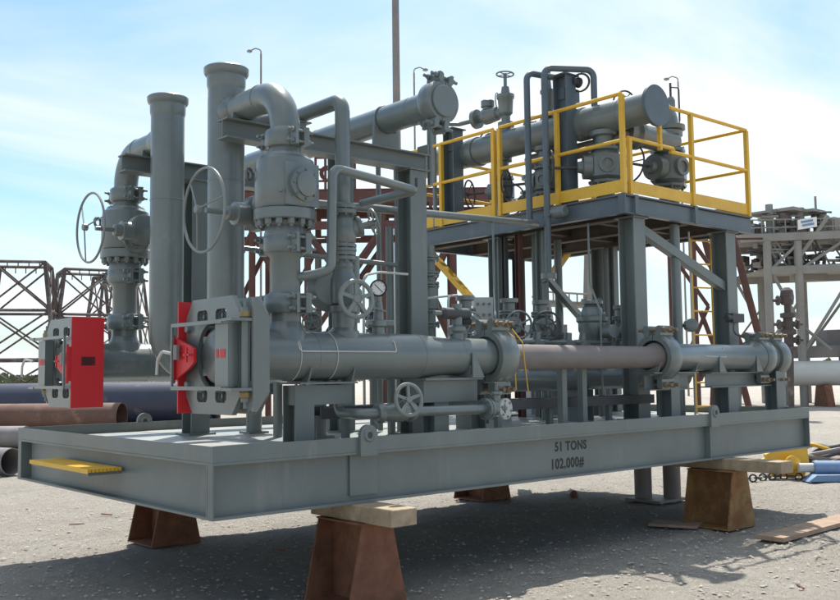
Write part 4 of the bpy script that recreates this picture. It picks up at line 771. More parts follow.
# ------------------------------------------------------------------ work under the platform, behind the front line
t = thing('manifold_pipe', 'grey manifold pipe on the deck behind the brownish pipe', 'pipe', (4.6, 1.25, 1.5)); MB().cyl((3.0, 1.25, 1.50), (6.9, 1.25, 1.50), .13, 28).build('manifold_shell', 'grey', t)
for x in (3.4, 5.0, 6.6): MB().hbeam((x, 1.25, FZ+.014), (x, 1.25, 1.372), .2, .2, .014, (1, 0, 0)).build('support_block', 'beam', t)
mv = [(3.35, 'gate valve on the manifold closest to the actuator', .10, (-.5, -.85, .0), .0, 5), (3.95, 'gate valve with blue-grey disc wheel and yellow lever on the manifold', .13, (-.4, -.9, 0), 0, 5), (4.42, 'gate valve with dark five-spoke wheel on the manifold', .14, (-.55, -.8, 0), 0, 5), (5.75, 'gate valve on the manifold between the deep columns', .11, (-.4, -.9, 0), 0, 5)]
for i, (x, lab, wr, sd, zo, spk) in enumerate(mv):
    gate_valve('manifold_valve', lab, (x, 1.25, 2.02), (0, 0, 1), sd, .06, wr, 'valves on the manifold', spk, True, sl=4.0, wm=('wheel', 'blue', 'dark', 'wheel')[i])
    n = thing('nozzle', 'flanged nozzle under the '+lab, 'pipe', (x, 1.25, 1.6)); MB().lathe((x, 1.25, 1.60), (0, 0, 1), [(0, .085), (.03, .075), (.14, .06), (.29, .06)], 20).build('neck', 'grey', n)
    MB().lathe((x, 1.25, 2.14), (0, 0, 1), [(0, .06), (.1, .06), (.11, .09), (.15, .09)], 20).build('top_neck', 'grey', n)
c = at(592, 318, Y=1.25); x = c.x
t = thing('domed_valve', 'bulky valve with domed bolted bonnet on the manifold behind the brownish pipe', 'valve', (x, 1.25, 1.6))
MB().lathe((x, 1.25, 1.60), (0, 0, 1), [(0, .09), (.1, .07), (.22, .07), (.225, .12), (.27, .12), (.275, .09), (.34, .12), (.40, .15), (.48, .15), (.50, .17), (.54, .17), (.56, .13), (.64, .10), (.68, .075), (.685, .12), (.72, .12), (.73, .05)], 28).build('body', 'grey', t); bolts(t, (x, 1.25, 2.14), (0, 0, 1), .15, 14, .016, .028); bolts(t, (x, 1.25, 2.32), (0, 0, 1), .10, 8, .012, .02)
MB().cyl((x-.02, 1.06, 1.98), (x-.05, .92, 1.98), .07, 16).build('side_port', 'grey', t)
bm_ = thing('flange_row', 'row of small flanged stubs on the manifold', 'pipe', (4.7, 1.25, 1.6))
for x in (3.15, 3.62, 3.78, 4.15, 4.62, 4.85, 5.35, 6.05, 6.35): MB().lathe((x, 1.10, 1.66), (0, -.12, 1), [(0, .05), (.16, .045), (.165, .085), (.19, .085), (.20, .085), (.225, .085), (.23, .04), (.3, .035)], 16).build('stub', 'grey', bm_)
MB().tube([(3.1, 1.05, 1.86), (6.4, 1.05, 1.86)], .022, 8).build('impulse_line', 'grey', bm_)
# slim flanged column behind the portal post
c = at(430, 290, Y=1.9); t = thing('flanged_column', 'slim vertical column of stacked flanges behind the portal post', 'pipe', (c.x, 1.9, FZ)); z = FZ+.014; MB().cyl((c.x, 1.9, z), (c.x, 1.9, 2.85), .055, 16).build('pipe', 'grey', t)
for zz_ in (1.75, 2.05, 2.2, 2.45, 2.56, 2.72): flange(t, (c.x, 1.9, zz_), (0, 0, 1), .095, .022, 6)
MB().cyl((c.x, 1.9, 2.22), (c.x, 1.9, 2.42), .085, 18).build('float_chamber', 'grey', t)
# junction box
c = at(483, 316, Y=1.75); t = thing('junction_box', 'light grey steel junction box with rows of cable glands', 'junction box', (c.x, 1.75, FZ)); ax = V((.80, -.6, 0)); nx = V((-.6, -.80, 0))
def obox(b, cen, ax_, w, dpt, z0, z1):
    n_ = V((ax_.y, -ax_.x, 0)); p = [cen+ax_*sx*w/2+n_*sy*dpt/2 for sx, sy in ((-1, -1), (1, -1), (1, 1), (-1, 1))]; b.add([V((q.x, q.y, z0)) for q in p]+[V((q.x, q.y, z1)) for q in p], [(3, 2, 1, 0), (4, 5, 6, 7), (0, 1, 5, 4), (1, 2, 6, 5), (2, 3, 7, 6), (3, 0, 4, 7)]); return b
cc = V((c.x, 1.75, 0)); obox(MB(), cc, ax, .20, .12, c.z-.17, c.z+.19).build('box_case', 'box', t)
for i in range(3):
    for j in range(3): q = cc+nx*.062+ax*(-.06+i*.06)+V((0, 0, c.z-.10+j*.11)); MB().cyl(q-nx*.01, q+nx*.014, .014, 10).build('cable_gland', 'bolt', t)
MB().bar(cc+V((0, 0, FZ+.014)), cc+V((0, 0, c.z-.17)), .06, .06).build('stand', 'beam', t)
t = thing('equipment_cabinet', 'pale cabinet standing behind the platform posts', 'cabinet', (6.3, 2.55, FZ)); obox(MB(), V((6.15, 2.75, 0)), V((.9, -.44, 0)), .5, .3, FZ+.015, 2.15).build('case', 'box', t); obox(MB(), V((6.05, 2.56, 0)), V((.9, -.44, 0)), .42, .02, FZ+.2, 2.08).build('door', 'box', t)
# longitudinal dark tray and ties low behind the front line
t = thing('cable_tray', 'dark channel tray running low along the deck behind the front line', 'cable tray', (4.2, .85, 1.25)); MB().bar((1.3, .80, 1.24), (5.55, .80, 1.24), .18, .015).build('tray_floor', 'dark', t); MB().bar((1.3, .71, 1.27), (5.55, .71, 1.27), .012, .09).build('tray_side', 'dark', t); MB().bar((1.3, .89, 1.27), (5.55, .89, 1.27), .012, .09).build('tray_side', 'dark', t)
for x in (1.6, 3.3, 4.0, 4.9, 5.4): MB().bar((x, .80, FZ+.014), (x, .80, 1.232), .05, .05, (1, 0, 0)).build('tray_leg', 'beam', t)
for x, y, lab in ((4.25, .60, 'slim post beside the brownish pipe closest to the big clamp'), (3.9, .55, 'second slim post under the brownish pipe')):
    t = MB().bar((x, y, FZ+.014), (x, y, 1.60), .065, .065, (1, 0, 0)).build('slim_post', 'beam'); tag(t, lab, 'post')
t = thing('low_line', 'long low grey pipe along the deck beyond the tray', 'pipe', (4, 1.9, 1.2)); MB().tube([(1.9, 1.95, 1.22), (7.2, 1.95, 1.22)], .06, 16).build('line_pipe', 'grey', t)
for x in (2.3, 4.2, 6.2): MB().box((x-.05, 1.88, FZ+.014), (x+.05, 2.02, 1.165)).build('line_shoe', 'beam', t)
# stack continuation pipes end in hub clamps
for y, wd in ((YSA, 'front'), (YSB, 'rear')):
    clamp_hub('hub_clamp', 'hub clamp at deck level where the '+wd+' stack turns along the skid', (RX+.97, y, AZ-.05), (1, 0, 0), .19, (0, 0, 1), 'hub clamps at stack feet', blind=True)
# small wheel valve seen between front riser and instrument riser, plus tubing behind
gate_valve('bleed_valve', 'small bleed valve with tiny spoked wheel behind the instrument riser', (1.5, 1.1, 1.98), (0, 0, 1), (-.6, -.8, 0), .035, .075, None, 5, True, sl=3.6)
t = thing('bleed_stand', 'thin stand pipe under the small bleed valve', 'pipe', (1.5, 1.1, FZ)); MB().cyl((1.5, 1.1, FZ+.014), (1.5, 1.1, 1.9), .03, 12).build('stand_pipe', 'grey', t)
t = thing('sample_bottle_tubes', 'two slim dark sample tubes hanging behind the gauge', 'tube', (2.1, 1.6, 2.4))
for x, y, z0, z1 in ((2.0, 1.75, 2.15, 2.62), (2.12, 1.62, 2.3, 2.65)): MB().cyl((x, y, z0), (x, y, z1), .022, 10).build('tube', 'greypipe', t); MB().tube(bend([(x, y, z1), (x, y, z1+.06), (x-.06, y, z1+.12)], .03), .006, 6).build('hook', 'dark', t)
MB().tube([(1.9, 1.9, 2.78), (2.3, 1.5, 2.78)], .012, 6).build('hanger', 'dark', t)
t = MB().cyl((2.36, 1.16, FZ+.014), (2.36, 1.16, 2.85), .035, 14).build('stand_pipe', 'grey'); tag(t, 'slim stand pipe hugging the portal post', 'pipe')

# ------------------------------------------------------------------ things in the yard around the skid
def ground_pipe(name, label, p, q, r, m, grp=None, open_end=True):
    p = V(p); q = V(q); t = thing(name, label, 'pipe', p, grp); n = 40
    d = (q-p).normalized(); L_ = (q-p).length
    MB().lathe(p, d, [(L_, r), (0, r), (0, r*.95), (L_*.9, r*.95)], n, False).build('pipe_wall', m, t)
    MB().lathe(p+d*L_*.5, d, [(0, r*.94), (.02, r*.94)], n).build('inner_plug', 'dark', t)
    return t
def lying(px, py_c, D, rr, dirv, L_, zlift=0):
    q = at(px, py_c, D=D); q.z = rr+zlift; return q, q+V(dirv).normalized()*L_
left = -rt; left = V((left.x, left.y, 0)).normalized(); fwd = V((fw.x, fw.y, 0)).normalized()
p, q = lying(122, 416, 27.5, .42, left*1+fwd*.10, 14); ground_pipe('line_pipe', 'rust-brown pipe length with dark open end lying behind the skid corner', p, q, .42, 'rustpipe', 'pipe lengths lying in the yard')
p, q = lying(215, 393, 33, .70, left*1+fwd*.08, 20); ground_pipe('line_pipe', 'dark blue coated pipe length lying behind the rust-brown pipe', p, q, .70, 'bluepipe', 'pipe lengths lying in the yard')
p, q = lying(26, 440, 21.5, .25, left*1+fwd*.1, 8); ground_pipe('line_pipe', 'weathered grey pipe lying in front of the rust-brown pipe', p, q, .25, 'greypipe', 'pipe lengths lying in the yard')
p, q = lying(12, 463, 15.5, .22, left*1+fwd*.55, 5); ground_pipe('line_pipe', 'short pipe with open end pointing out by the skid corner', p, q, .22, 'greypipe', 'pipe lengths lying in the yard')
p = at(772, 374, D=40); q = p+(V((rt.x, rt.y, 0)).normalized()+fwd*-.05)*18; p.z = q.z = 1.38
t = ground_pipe('line_pipe', 'long pale pipe on low cradles beyond the skid end', p, q, .52, 'palepipe', 'pipe lengths lying in the yard')
for f, w_ in ((.12, 'closer to the skid end'), (.55, 'out towards its free end')): 
    c = p.lerp(q, f); ct = thing('pipe_cradle', 'dark cradle under the pale pipe, '+w_, 'cradle', (c.x, c.y, 0), 'cradles under the pale pipe'); d = (q-p).normalized(); s_ = V((-d.y, d.x, 0))
    MB().prism([(-.8, 0), (.8, 0), (.5, .9), (.3, .88), (-.3, .88), (-.5, .9)], V((c.x, c.y, 0))-d*.2, s_, (0, 0, 1), .3).build('cradle_block', 'rust', ct)
# planks and rubbish on the ground
def plank(label, p, q, w, th):
    p = V(p); q = V(q); b = MB(); b.bar(p+V((0, 0, th/2+.003)), q+V((0, 0, th/2+.003)), w, th); o = b.build('plank', 'plank'); tag(o, label, 'plank', 'planks on the ground')
plank('long weathered plank lying on the grit near the ochre stand', at(770, 541, Z=0), at(905, 505, Z=0), .26, .04)
plank('short plank lying in the skid shade beside the ochre stand', at(652, 524, Z=0), at(700, 527, Z=0), .3, .025)
bk = at(575, 497, Z=0)
for i, (px, py, s_, lab) in enumerate(((574, 497, .05, 'rusty lump lying under the skid between the far stands'),)):
    q = at(px, py, Z=0); b = MB(); b.lathe(q-V((0, 0, .01)), (0, 0, 1), [(0, s_), (s_*.8, s_*1.1), (s_*1.6, s_*.7), (s_*1.8, s_*.2)], 8); tag(b.build('ground_clod', 'rust' if i == 0 else 'stone'), lab, 'clod')
# rigging heap at the far right: yellow pad-eye block, blue cylinder, slings and chains
c = at(789, 478, Z=0); rr_ = V((rt.x, rt.y, 0)).normalized()
t = thing('lifting_block', 'yellow pad-eye lifting block with round hole in the rigging heap', 'lifting block', c)
o_ = V((c.x, c.y, 0)); MB().prism([(-.24, .02), (.22, .02), (.30, .2), (.28, .44), (-.12, .42), (-.32, .34)], o_, rr_, (0, 0, 1), -.10).build('pad_plate', 'yellow', t); n_ = fwd*-1
MB().lathe(o_+rr_*.02+V((0, 0, .22))-fwd*.10, -fwd, [(0, .11), (.03, .11), (.07, .05)], 24).build('eye_boss', 'yellow', t)
t = thing('blue_cylinder', 'faded blue hydraulic cylinder lying in the rigging heap', 'cylinder', o_+rr_*.6); MB().cyl(o_+rr_*.25-fwd*.25+V((0, 0, .17)), o_+rr_*2.6-fwd*.45+V((0, 0, .15)), .10, 24, .01).build('barrel', 'bluepaint', t); MB().cyl(o_+rr_*.05-fwd*.24+V((0, 0, .17)), o_+rr_*.25-fwd*.25+V((0, 0, .17)), .065, 20).build('rod', 'palepipe', t)
MB().prism([(-.28, 0), (.42, 0), (.34, .09), (-.16, .09)], o_+rr_*.35-fwd*.52, rr_, (0, 0, 1), -.24).build('foot_plate', 'bluepaint', t)
for i in range(9):
    a = o_+rr_*random.uniform(-.35, .5)+fwd*random.uniform(-.2, .5); pts = []
    for k in range(9): pts.append(a+rr_*(k*.26+random.uniform(-.04, .04))+fwd*(.12*math.sin(k*1.1+i)+.05*i)+V((0, 0, .06+.42*math.sin(math.pi*min(1, k/8+.08))*random.uniform(.6, 1.1)*(.55+i*.07))))
    b = MB(); b.tube(bend(pts, .3, 3), random.choice((.022, .03, .035)), 8); tag(b.build('wire_sling', ('dark', 'greypipe', 'dark', 'rust', 'palepipe', 'dark', 'yellow', 'dark', 'greypipe')[i]), ('dark', 'grey', 'dark', 'rusty', 'pale', 'dark', 'yellow', 'dark', 'grey')[i]+' sling rope coiled in the rigging heap', 'sling', 'slings in the rigging heap')
ch = thing('chain', 'dark chain lying on the grit in front of the rigging heap', 'chain', o_-rr_*.6); 
for k in range(34):
    q = o_-rr_*(.95-k*.085)-fwd*(.10+.14*math.sin(k*.5)+.01*k)+V((0, 0, .035)); MB().torus(q, (0, 0, 1) if k % 2 else fwd, .05, .014, 12, 5).build('link', 'dark', ch)

# ------------------------------------------------------------------ background steelwork
def strut(p, q, r, n=6): return MB().tube([p, q], r, n)
def jacket(label, px, D, hgt, wb, wt, levels, rot):
    c = at(px, 375, D=D); c.z = 0; t = thing('lattice_tower', label, 'lattice tower', c, 'brown lattice towers'); Rm = Matrix.Rotation(rot, 3, 'Z')
    def cor(i, f): w = wb+(wt-wb)*f; return c+Rm @ V(((-1, 1, 1, -1)[i]*w/2, (-1, -1, 1, 1)[i]*w/2, 0))+V((0, 0, hgt*f))
    for i in range(4): strut(cor(i, 0), cor(i, 1.0), .11).build('leg', 'lattice', t)
    fs = [k/levels for k in range(levels+1)]
    for k, f in enumerate(fs):
        if k == 0: continue
        for i in range(4): strut(cor(i, f), cor((i+1) % 4, f), .08).build('girt', 'lattice', t)
    for k in range(levels):
        for i in range(4):
            j = (i+1) % 4; strut(cor(i, fs[k]), cor(j, fs[k+1]), .055, 5).build('brace', 'lattice', t); strut(cor(j, fs[k]), cor(i, fs[k+1]), .055, 5).build('brace', 'lattice', t)
    for i in range(4):                       # little stair of braces under the top ring
        a, b_ = cor(i, 1), cor((i+1) % 4, 1); lo = .93
        for k in range(5): u_ = a.lerp(b_, (k+.5)/5); strut(u_, u_-V((0, 0, .35)), .03, 5).build('hanger', 'lattice', t)
    return t
yv = math.atan2(fwd.y, fwd.x)
jacket('brown lattice tower standing alone at the edge beyond the blue pipe', 20, 50, 7.6, 4.4, 2.6, 3, yv+.25)
jacket('brown lattice tower beyond the red guard plate', 84, 54, 7.6, 4.4, 2.6, 3, yv+.5)
jacket('tall brown lattice tower far behind the rear ball valve', 118, 66, 8.4, 4.6, 2.8, 3, yv+.1)

# rust-red braced deck frame behind the skid
D0 = 30; c0 = at(335, 373, D=D0); c0.z = 0; RR = rr_; FF = fwd
def loc(x, y, z): return c0+RR*x+FF*y+V((0, 0, z))
t = thing('rusty_deck_frame', 'rust-red steel deck frame on braced legs behind the skid', 'steel frame', c0)
k30 = D0/FPX
def zpx(py): return 1.5586+(373-py)*k30
def xpx(px): return (px-335)*k30
for yy in (0, 3.2):
    MB().bar(loc(xpx(150), yy, zpx(193)), loc(xpx(500), yy, zpx(193)), .22, .34).build('deck_girder', 'rustpaint', t); MB().bar(loc(xpx(150), yy, zpx(222)), loc(xpx(470), yy, zpx(222)), .2, .24).build('lower_girder', 'rustpaint', t)
    for px in (196, 252, 308, 384, 406, 455): strut(loc(xpx(px), yy, 0), loc(xpx(px), yy, zpx(195)), .11, 8).build('leg', 'rustpaint', t)
    for a, b_ in ((196, 252), (252, 308), (308, 384), (406, 455)):
        for s_ in (0, 1):
            A, B = (a, b_) if s_ == 0 else (b_, a); strut(loc(xpx(A), yy, zpx(228)), loc(xpx(B), yy, zpx(340)), .09).build('brace', 'rustpaint', t)
    strut(loc(xpx(384), yy, zpx(225)), loc(xpx(330), yy, zpx(300)), .1).build('brace', 'rustpaint', t)
for k in range(12): x = xpx(155+k*31); MB().bar(loc(x, .15, zpx(187)), loc(x, 3.05, zpx(187)), .12, .14).build('joist', 'rustpaint', t)
MB().bar(loc(xpx(150), 1.6, zpx(185)), loc(xpx(500), 1.6, zpx(185)), 3.0, .05).build('deck_plate', 'rustpaint', t)
for px in (316, 326, 336, 346, 356):            # guard frames on the deck
    strut(loc(xpx(px), .1, zpx(186)), loc(xpx(px), .1, zpx(150)), .045, 5).build('rail_post', 'rustpaint', t)
for py in (152, 164, 176): strut(loc(xpx(316), .1, zpx(py)), loc(xpx(356), .1, zpx(py)), .04, 5).build('rail', 'rustpaint', t)
for px in (328, 342, 330): MB().torus(loc(xpx(px), .1, zpx(168)), FF, .22, .04, 18, 5).build('hoop', 'rustpaint', t)
# rust-brown slanting legs to the right, behind the ladder
D1 = 22; c1 = at(715, 370, D=D1); c1.z = 0; k1 = D1/FPX
def lc1(px, py, y=0): return c1+RR*((px-715)*k1)+FF*y+V((0, 0, max(0, 1.5586+(370-py)*k1)))
t = thing('rusty_leg_frame', 'rust-brown frame of slanting braced legs beyond the yellow ladder', 'steel frame', c1)
for yy in (0, 2.0):
    for a, b_, r in (((697, 215), (697, 437), .075), ((733, 215), (783, 437), .085), ((697, 240), (737, 300), .05), ((700, 380), (737, 300), .05), ((740, 238), (768, 238), .03), ((728, 305), (742, 345), .06), ((742, 345), (735, 437), .06), ((690, 222), (748, 222), .06)): strut(lc1(*a, yy), lc1(*b_, yy), r, 8).build('member', 'rustpaint', t)
for px, py in ((697, 222), (735, 222)): strut(lc1(px, py, 0), lc1(px, py, 2.0), .06).build('tie', 'rustpaint', t)
# pale offshore deck module far right
D2 = 40; c2 = at(800, 369, D=D2); c2.z = 0; k2 = D2/FPX
def l2(px, py, y=0): return c2+RR*((px-800)*k2)+FF*y+V((0, 0, max(0, 1.5586+(369-py)*k2)))
t = thing('deck_module', 'pale beige offshore deck module on braced legs far beyond the skid', 'steel module', c2)
for yy in (0, 4.5):
    for px in (772, 803, 850, 900): MB().tube([l2(px, 440, yy), l2(px, 240, yy)], .17, 10).build('leg', 'pale', t)
    for (a, b_, r) in (((775, 270), (803, 325), .07), ((803, 325), (832, 350), .07), ((803, 270), (850, 240), .07), ((776, 268), (806, 240), .07), ((800, 262), (835, 215), .09), ((803, 355), (850, 285), .07), ((772, 340), (803, 300), .05), ((850, 350), (900, 285), .07)): MB().tube([l2(*a, yy), l2(*b_, yy)], r, 6).build('brace', 'pale', t)
    MB().bar(l2(746, 237, yy), l2(930, 232, yy), .2, .32).build('deck_beam', 'pale', t); MB().bar(l2(774, 270, yy), l2(930, 266, yy), .2, .34).build('lower_beam', 'pale', t)
MB().bar(l2(748, 233, 2.25), l2(930, 228, 2.25), 4.4, .08).build('deck_floor', 'pale', t); MB().bar(l2(776, 266, 2.25), l2(930, 262, 2.25), 4.4, .08).build('lower_floor', 'pale', t)
MB().bar(l2(805, 275, 1), l2(840, 275, 1), .5, .3).build('walkway', 'pale', t)
for px, py0, py1, r in ((781, 232, 200, .16), (793, 230, 206, .22), (812, 230, 204, .2), (829, 230, 192, .05), (774, 232, 208, .05), (835, 230, 210, .2)): MB().cyl(l2(px, py0, .6), l2(px, py1, .6), r, 12).build('vessel', 'pale', t)
for px, py, w, hh in ((764, 226, .7, .5), (754, 229, .4, .3), (800, 207, 1.8, .14), (776, 209, 1.3, .10), (822, 208, 1.4, .12), (845, 222, 1.0, .6)): MB().cbox(l2(px, py, .8), (w*.8, w*.8, hh)).build('equipment', 'pale', t)
for px in (756, 768, 780, 792, 804, 816, 828, 840, 852): strut(l2(px, 234, .05), l2(px, 217, .05), .03, 5).build('rail_post', 'pale', t)
for py in (218, 226): strut(l2(750, py, .05), l2(860, py-1, .05), .03, 5).build('rail', 'pale', t)
for i in range(110):
    px = random.uniform(752, 860); py = random.choice((232, 232, 264)); h_ = random.uniform(4, 16); y_ = random.uniform(.2, 4.0); strut(l2(px, py, y_), l2(px+random.uniform(-2, 2), py-h_, y_), random.uniform(.03, .10), 6).build('pipework', random.choice(('pale', 'greypipe', 'lattice')), t)
for i in range(40):
    px = random.uniform(755, 845); py = random.choice((random.uniform(240, 262), random.uniform(206, 230))); strut(l2(px, py, .3), l2(px+random.uniform(5, 18), py+random.uniform(-1, 1), .3), random.uniform(.03, .07), 6).build('pipework', random.choice(('pale', 'dark')), t)
for px in (798, 815, 822): strut(l2(px, 262, 2), l2(px, 240, 2), .2, 8).build('vessel', 'dark', t)
b = MB(); b.add([l2(803, 219, -.15), l2(822, 216, -.15), l2(822, 226, -.15), l2(803, 229, -.15)], [(0, 1, 2, 3)]); b.add([l2(803, 219, -.08), l2(822, 216, -.08), l2(822, 226, -.08), l2(803, 229, -.08)], [(3, 2, 1, 0)]); b.build('sign_board', 'white', t)
for (a, b_) in (((806, 221.5), (818, 219.6)), ((807, 225), (819, 223))): MB().bar(l2(*a, -.17), l2(*b_, -.17), .01, .09).build('print_line', 'bluepaint', t)
# christmas-tree valve stand before the module
D3 = 30; k3 = D3/FPX; c3 = at(790, 369, D=D3); c3.z = 0
t = thing('wellhead_tree', 'grey stacked wellhead valve tree before the pale deck module', 'valve tree', c3); Z3 = lambda py: max(0, 1.5586+(369-py)*k3)
MB().lathe(c3, (0, 0, 1), [(0, 0.288), (.3, 0.288), (.32, 0.086), (Z3(352), 0.130), (Z3(350), 0.245), (Z3(347), 0.245), (Z3(346), 0.144), (Z3(335), 0.144), (Z3(334), 0.245), (Z3(330), 0.245), (Z3(328), 0.158), (Z3(318), 0.144), (Z3(317), 0.230), (Z3(313), 0.230), (Z3(312), 0.101), (Z3(305), 0.101), (Z3(304), 0.187), (Z3(297), 0.216), (Z3(290), 0.187), (Z3(287), 0.086)], 16).build('stack', 'lattice', t)
for py, s_ in ((300, -1), (324, -1), (324, 1), (340, 1)): a = V((c3.x, c3.y, Z3(py))); MB().lathe(a, RR*s_, [(0, .10), (.25, .09), (.26, .16), (.32, .16), (.33, .05), (.45, .05)], 12).build('side_arm', 'lattice', t)

# low dark module base and rubble
t = thing('low_skid', 'dark low steel skid under the pale deck module', 'skid', l2(815, 440)); MB().bar(l2(795, 352, 1.5), l2(930, 350, 1.5), 2.2, .5).build('skid_frame', 'greypipe', t); MB().bar(l2(838, 340, 1.5), l2(930, 338, 1.5), 1.2, .9).build('skid_tank', 'greypipe', t)
for px in (800, 860, 920): MB().bar(l2(px, 440, 1.5), l2(px, 357, 1.5), .3, .3).build('skid_leg', 'greypipe', t)
# far guard walkway seen below the platform
D4 = 36; k4 = D4/FPX; c4 = at(572, 371, D=D4); c4.z = 0; l4 = lambda px, py, y=0: c4+RR*((px-572)*k4)+FF*y+V((0, 0, max(0, 1.5586+(371-py)*k4)))
t = thing('far_walkway', 'pale far walkway with open railing seen beneath the platform', 'walkway', c4)
for py in (290, 299, 301): strut(l4(545, py), l4(598, py+4), .04, 5).build('rail', 'pale', t)
for k in range(7): strut(l4(547+k*8, 290+k*.6), l4(547+k*8, 302+k*.6), .03, 5).build('rail_post', 'pale', t)
for yy in (0, 1.0): strut(l4(550, 302, yy), l4(566, 440, yy), .1).build('leg', 'pale', t); strut(l4(596, 240, yy), l4(588, 440, yy), .16).build('leg', 'pale', t)
MB().bar(l4(545, 302, .5), l4(598, 305, .5), 1.1, .08).build('floor', 'pale', t)
# poles
def pole(label, px, py_top, D, r, lamp):
    q = at(px, py_top, D=D); b = V((q.x, q.y, 0)); t = thing('lamp_pole' if lamp else 'mast_pole', label, 'pole', b)
    MB().lathe(b, (0, 0, 1), [(0, r*1.3), (q.z, r)], 12).build('pole_shaft', 'greypipe', t)
    if lamp:
        e = q+RR*lamp*D*.006+V((0, 0, D*.006)); MB().tube(bend([q, q+V((0, 0, D*.004)), e, e+RR*lamp*D*.006-V((0, 0, D*.003))], D*.003), r*.7, 6).build('lamp_arm', 'greypipe', t); f_ = e+RR*lamp*D*.006-V((0, 0, D*.003)); MB().cbox(f_, (D*.004, D*.004, D*.002)).build('lamp_head', 'greypipe', t)
pole('tall plain mast rising out of view behind the portal post', 395, -40, 42, .15, 0)
pole('curved lamp pole far behind the front elbow', 261, 54, 55, .055, -1); pole('curved lamp pole far behind the upper header clamp', 414, 73, 60, .055, 1); pole('curved lamp pole far behind the header end plate', 678, 82, 60, .05, -1)
# low scrub along the far edge
for i, (px0, px1, D, hh) in enumerate(((-30, 45, 75, 1.3), (30, 70, 90, 1.8))):
    b = MB(); 
    for k in range(1500):
        px = random.uniform(px0, px1); q = at(px, 375, D=D+random.uniform(-2, 2)); z = random.random()**1.5*hh*(.5+.5*math.sin(px*.35+i)**2); a = random.uniform(0, 6.3); s_ = random.uniform(.08, .2)
        e1 = V((math.cos(a), math.sin(a), random.uniform(-.3, .3)))*s_; e2 = V((0, 0, 1))*s_*random.uniform(.5, 1); q = V((q.x, q.y, z)); b.add([q-e1, q+e1, q+e2], [(0, 1, 2)])
    o = b.build('scrub', 'bush', None, True); tag(o, ('low green scrub at the far edge beyond the lone lattice tower', 'taller distant scrub between the lattice towers')[i], 'scrub', None, 'stuff')

# distant low tree line closing the yard
b = MB()
for k in range(16000):
    px = random.uniform(-120, 960); D = random.uniform(210, 240); q = at(px, 372, D=D); hh = 2.4+1.5*mn.noise((px*.021, 2, 0))+.9*mn.noise((px*.09, 5, 0))
    z = random.random()*max(.5, hh); a = random.uniform(0, 6.3); w_ = random.uniform(.3, .7); e1 = V((math.cos(a), math.sin(a), random.uniform(-.3, .3)))*w_; q = V((q.x, q.y, z)); b.add([q-e1, q+e1, q+V((0, 0, w_))], [(0, 1, 2)])
tag(b.build('distant_trees', 'bush', None, True), 'far-off dark line of low trees along the horizon', 'trees', None, 'stuff')
# more small work on the skid
c = at(341, 250, Y=1.75); t = thing('inner_column', 'grey steel column behind the goose-neck pipe', 'column', (c.x, 1.75, FZ)); MB().hbeam((c.x, 1.75, FZ+.03), (c.x, 1.75, 3.60), .17, .17, .012, (0, 1, 0)).build('column', 'beam', t); MB().box((c.x-.12, 1.63, FZ+.013), (c.x+.12, 1.87, FZ+.029)).build('base_plate', 'beam', t)
t = thing('branch_header', 'brownish branch pipe slung under the large header between its valves', 'pipe', (H2X, 1.6, 4.1)); MB().cyl((H2X+.12, .95, 4.08), (H2X+.12, 2.4, 4.08), .09, 24).build('branch_pipe', 'primer', t)
for y in (1.2, 2.05): MB().lathe((H2X+.12, y-.05, 4.08), (0, 1, 0), [(0, .13), (.03, .13), (.035, .09), (.065, .09), (.07, .13), (.1, .13)], 22).build('collar', 'grey', t)
t = thing('column_instrument', 'dark instrument clamp on the platform column by the end clamps', 'instrument', (7.18, .70, 2.15)); MB().cbox((7.14, .68, 2.16), (.24, .10, .10)).build('clamp_block', 'dark', t); MB().cyl((7.02, .66, 2.16), (6.92, .66, 2.16), .035, 12).build('gland', 'dark', t); MB().tube(bend([(7.05, .64, 2.11), (6.95, .60, 1.98), (7.25, .58, 1.9), (7.3, .6, 1.84)], .05), .008, 6).build('cable', 'dark', t)
t = thing('round_lamp', 'small round lamp beside the vertical downcomer pipe', 'lamp', (6.38, .80, 2.06)); MB().lathe((6.37, .80, 2.06), (-.5, -.8, 0), [(0, .05), (.02, .075), (.09, .075), (.10, .06)], 18).build('housing', 'grey', t); MB().cyl((6.27, .84, 2.06), (6.37, .82, 2.06), .02, 8).build('stalk', 'grey', t)
bv = [(2.75, 1.9, 2.06, .085, 'with its wheel beside the flanged column'), (3.05, 1.75, 1.98, .075, 'standing before the junction box'), (4.95, 1.7, 2.04, .10, 'behind the domed valve'), (6.0, 1.75, 2.0, .09, 'between the two deep platform columns'), (1.5, 1.62, 2.02, .085, 'between the front stack and riser')]
for x, y, z, wr, w_ in bv:
    gate_valve('bypass_valve', 'small bypass valve '+w_, (x, y, z), (0, 0, 1), (-.6, -.8, 0), .042, wr, 'small bypass valves on stand pipes', 5, True, sl=3.8, wm=random.choice(('wheel', 'dark')))
    t = thing('stand_pipe', 'stand pipe under the small bypass valve '+w_, 'pipe', (x, y, FZ)); MB().cyl((x, y, FZ+.014), (x, y, z-.09), .04, 12).build('pipe', 'grey', t); MB().lathe((x, y, z+.10), (0, 0, 1), [(0, .042), (.12, .042), (.125, .065), (.15, .065), (.155, .03), (.2, .028)], 14).build('top_fitting', 'grey', t)
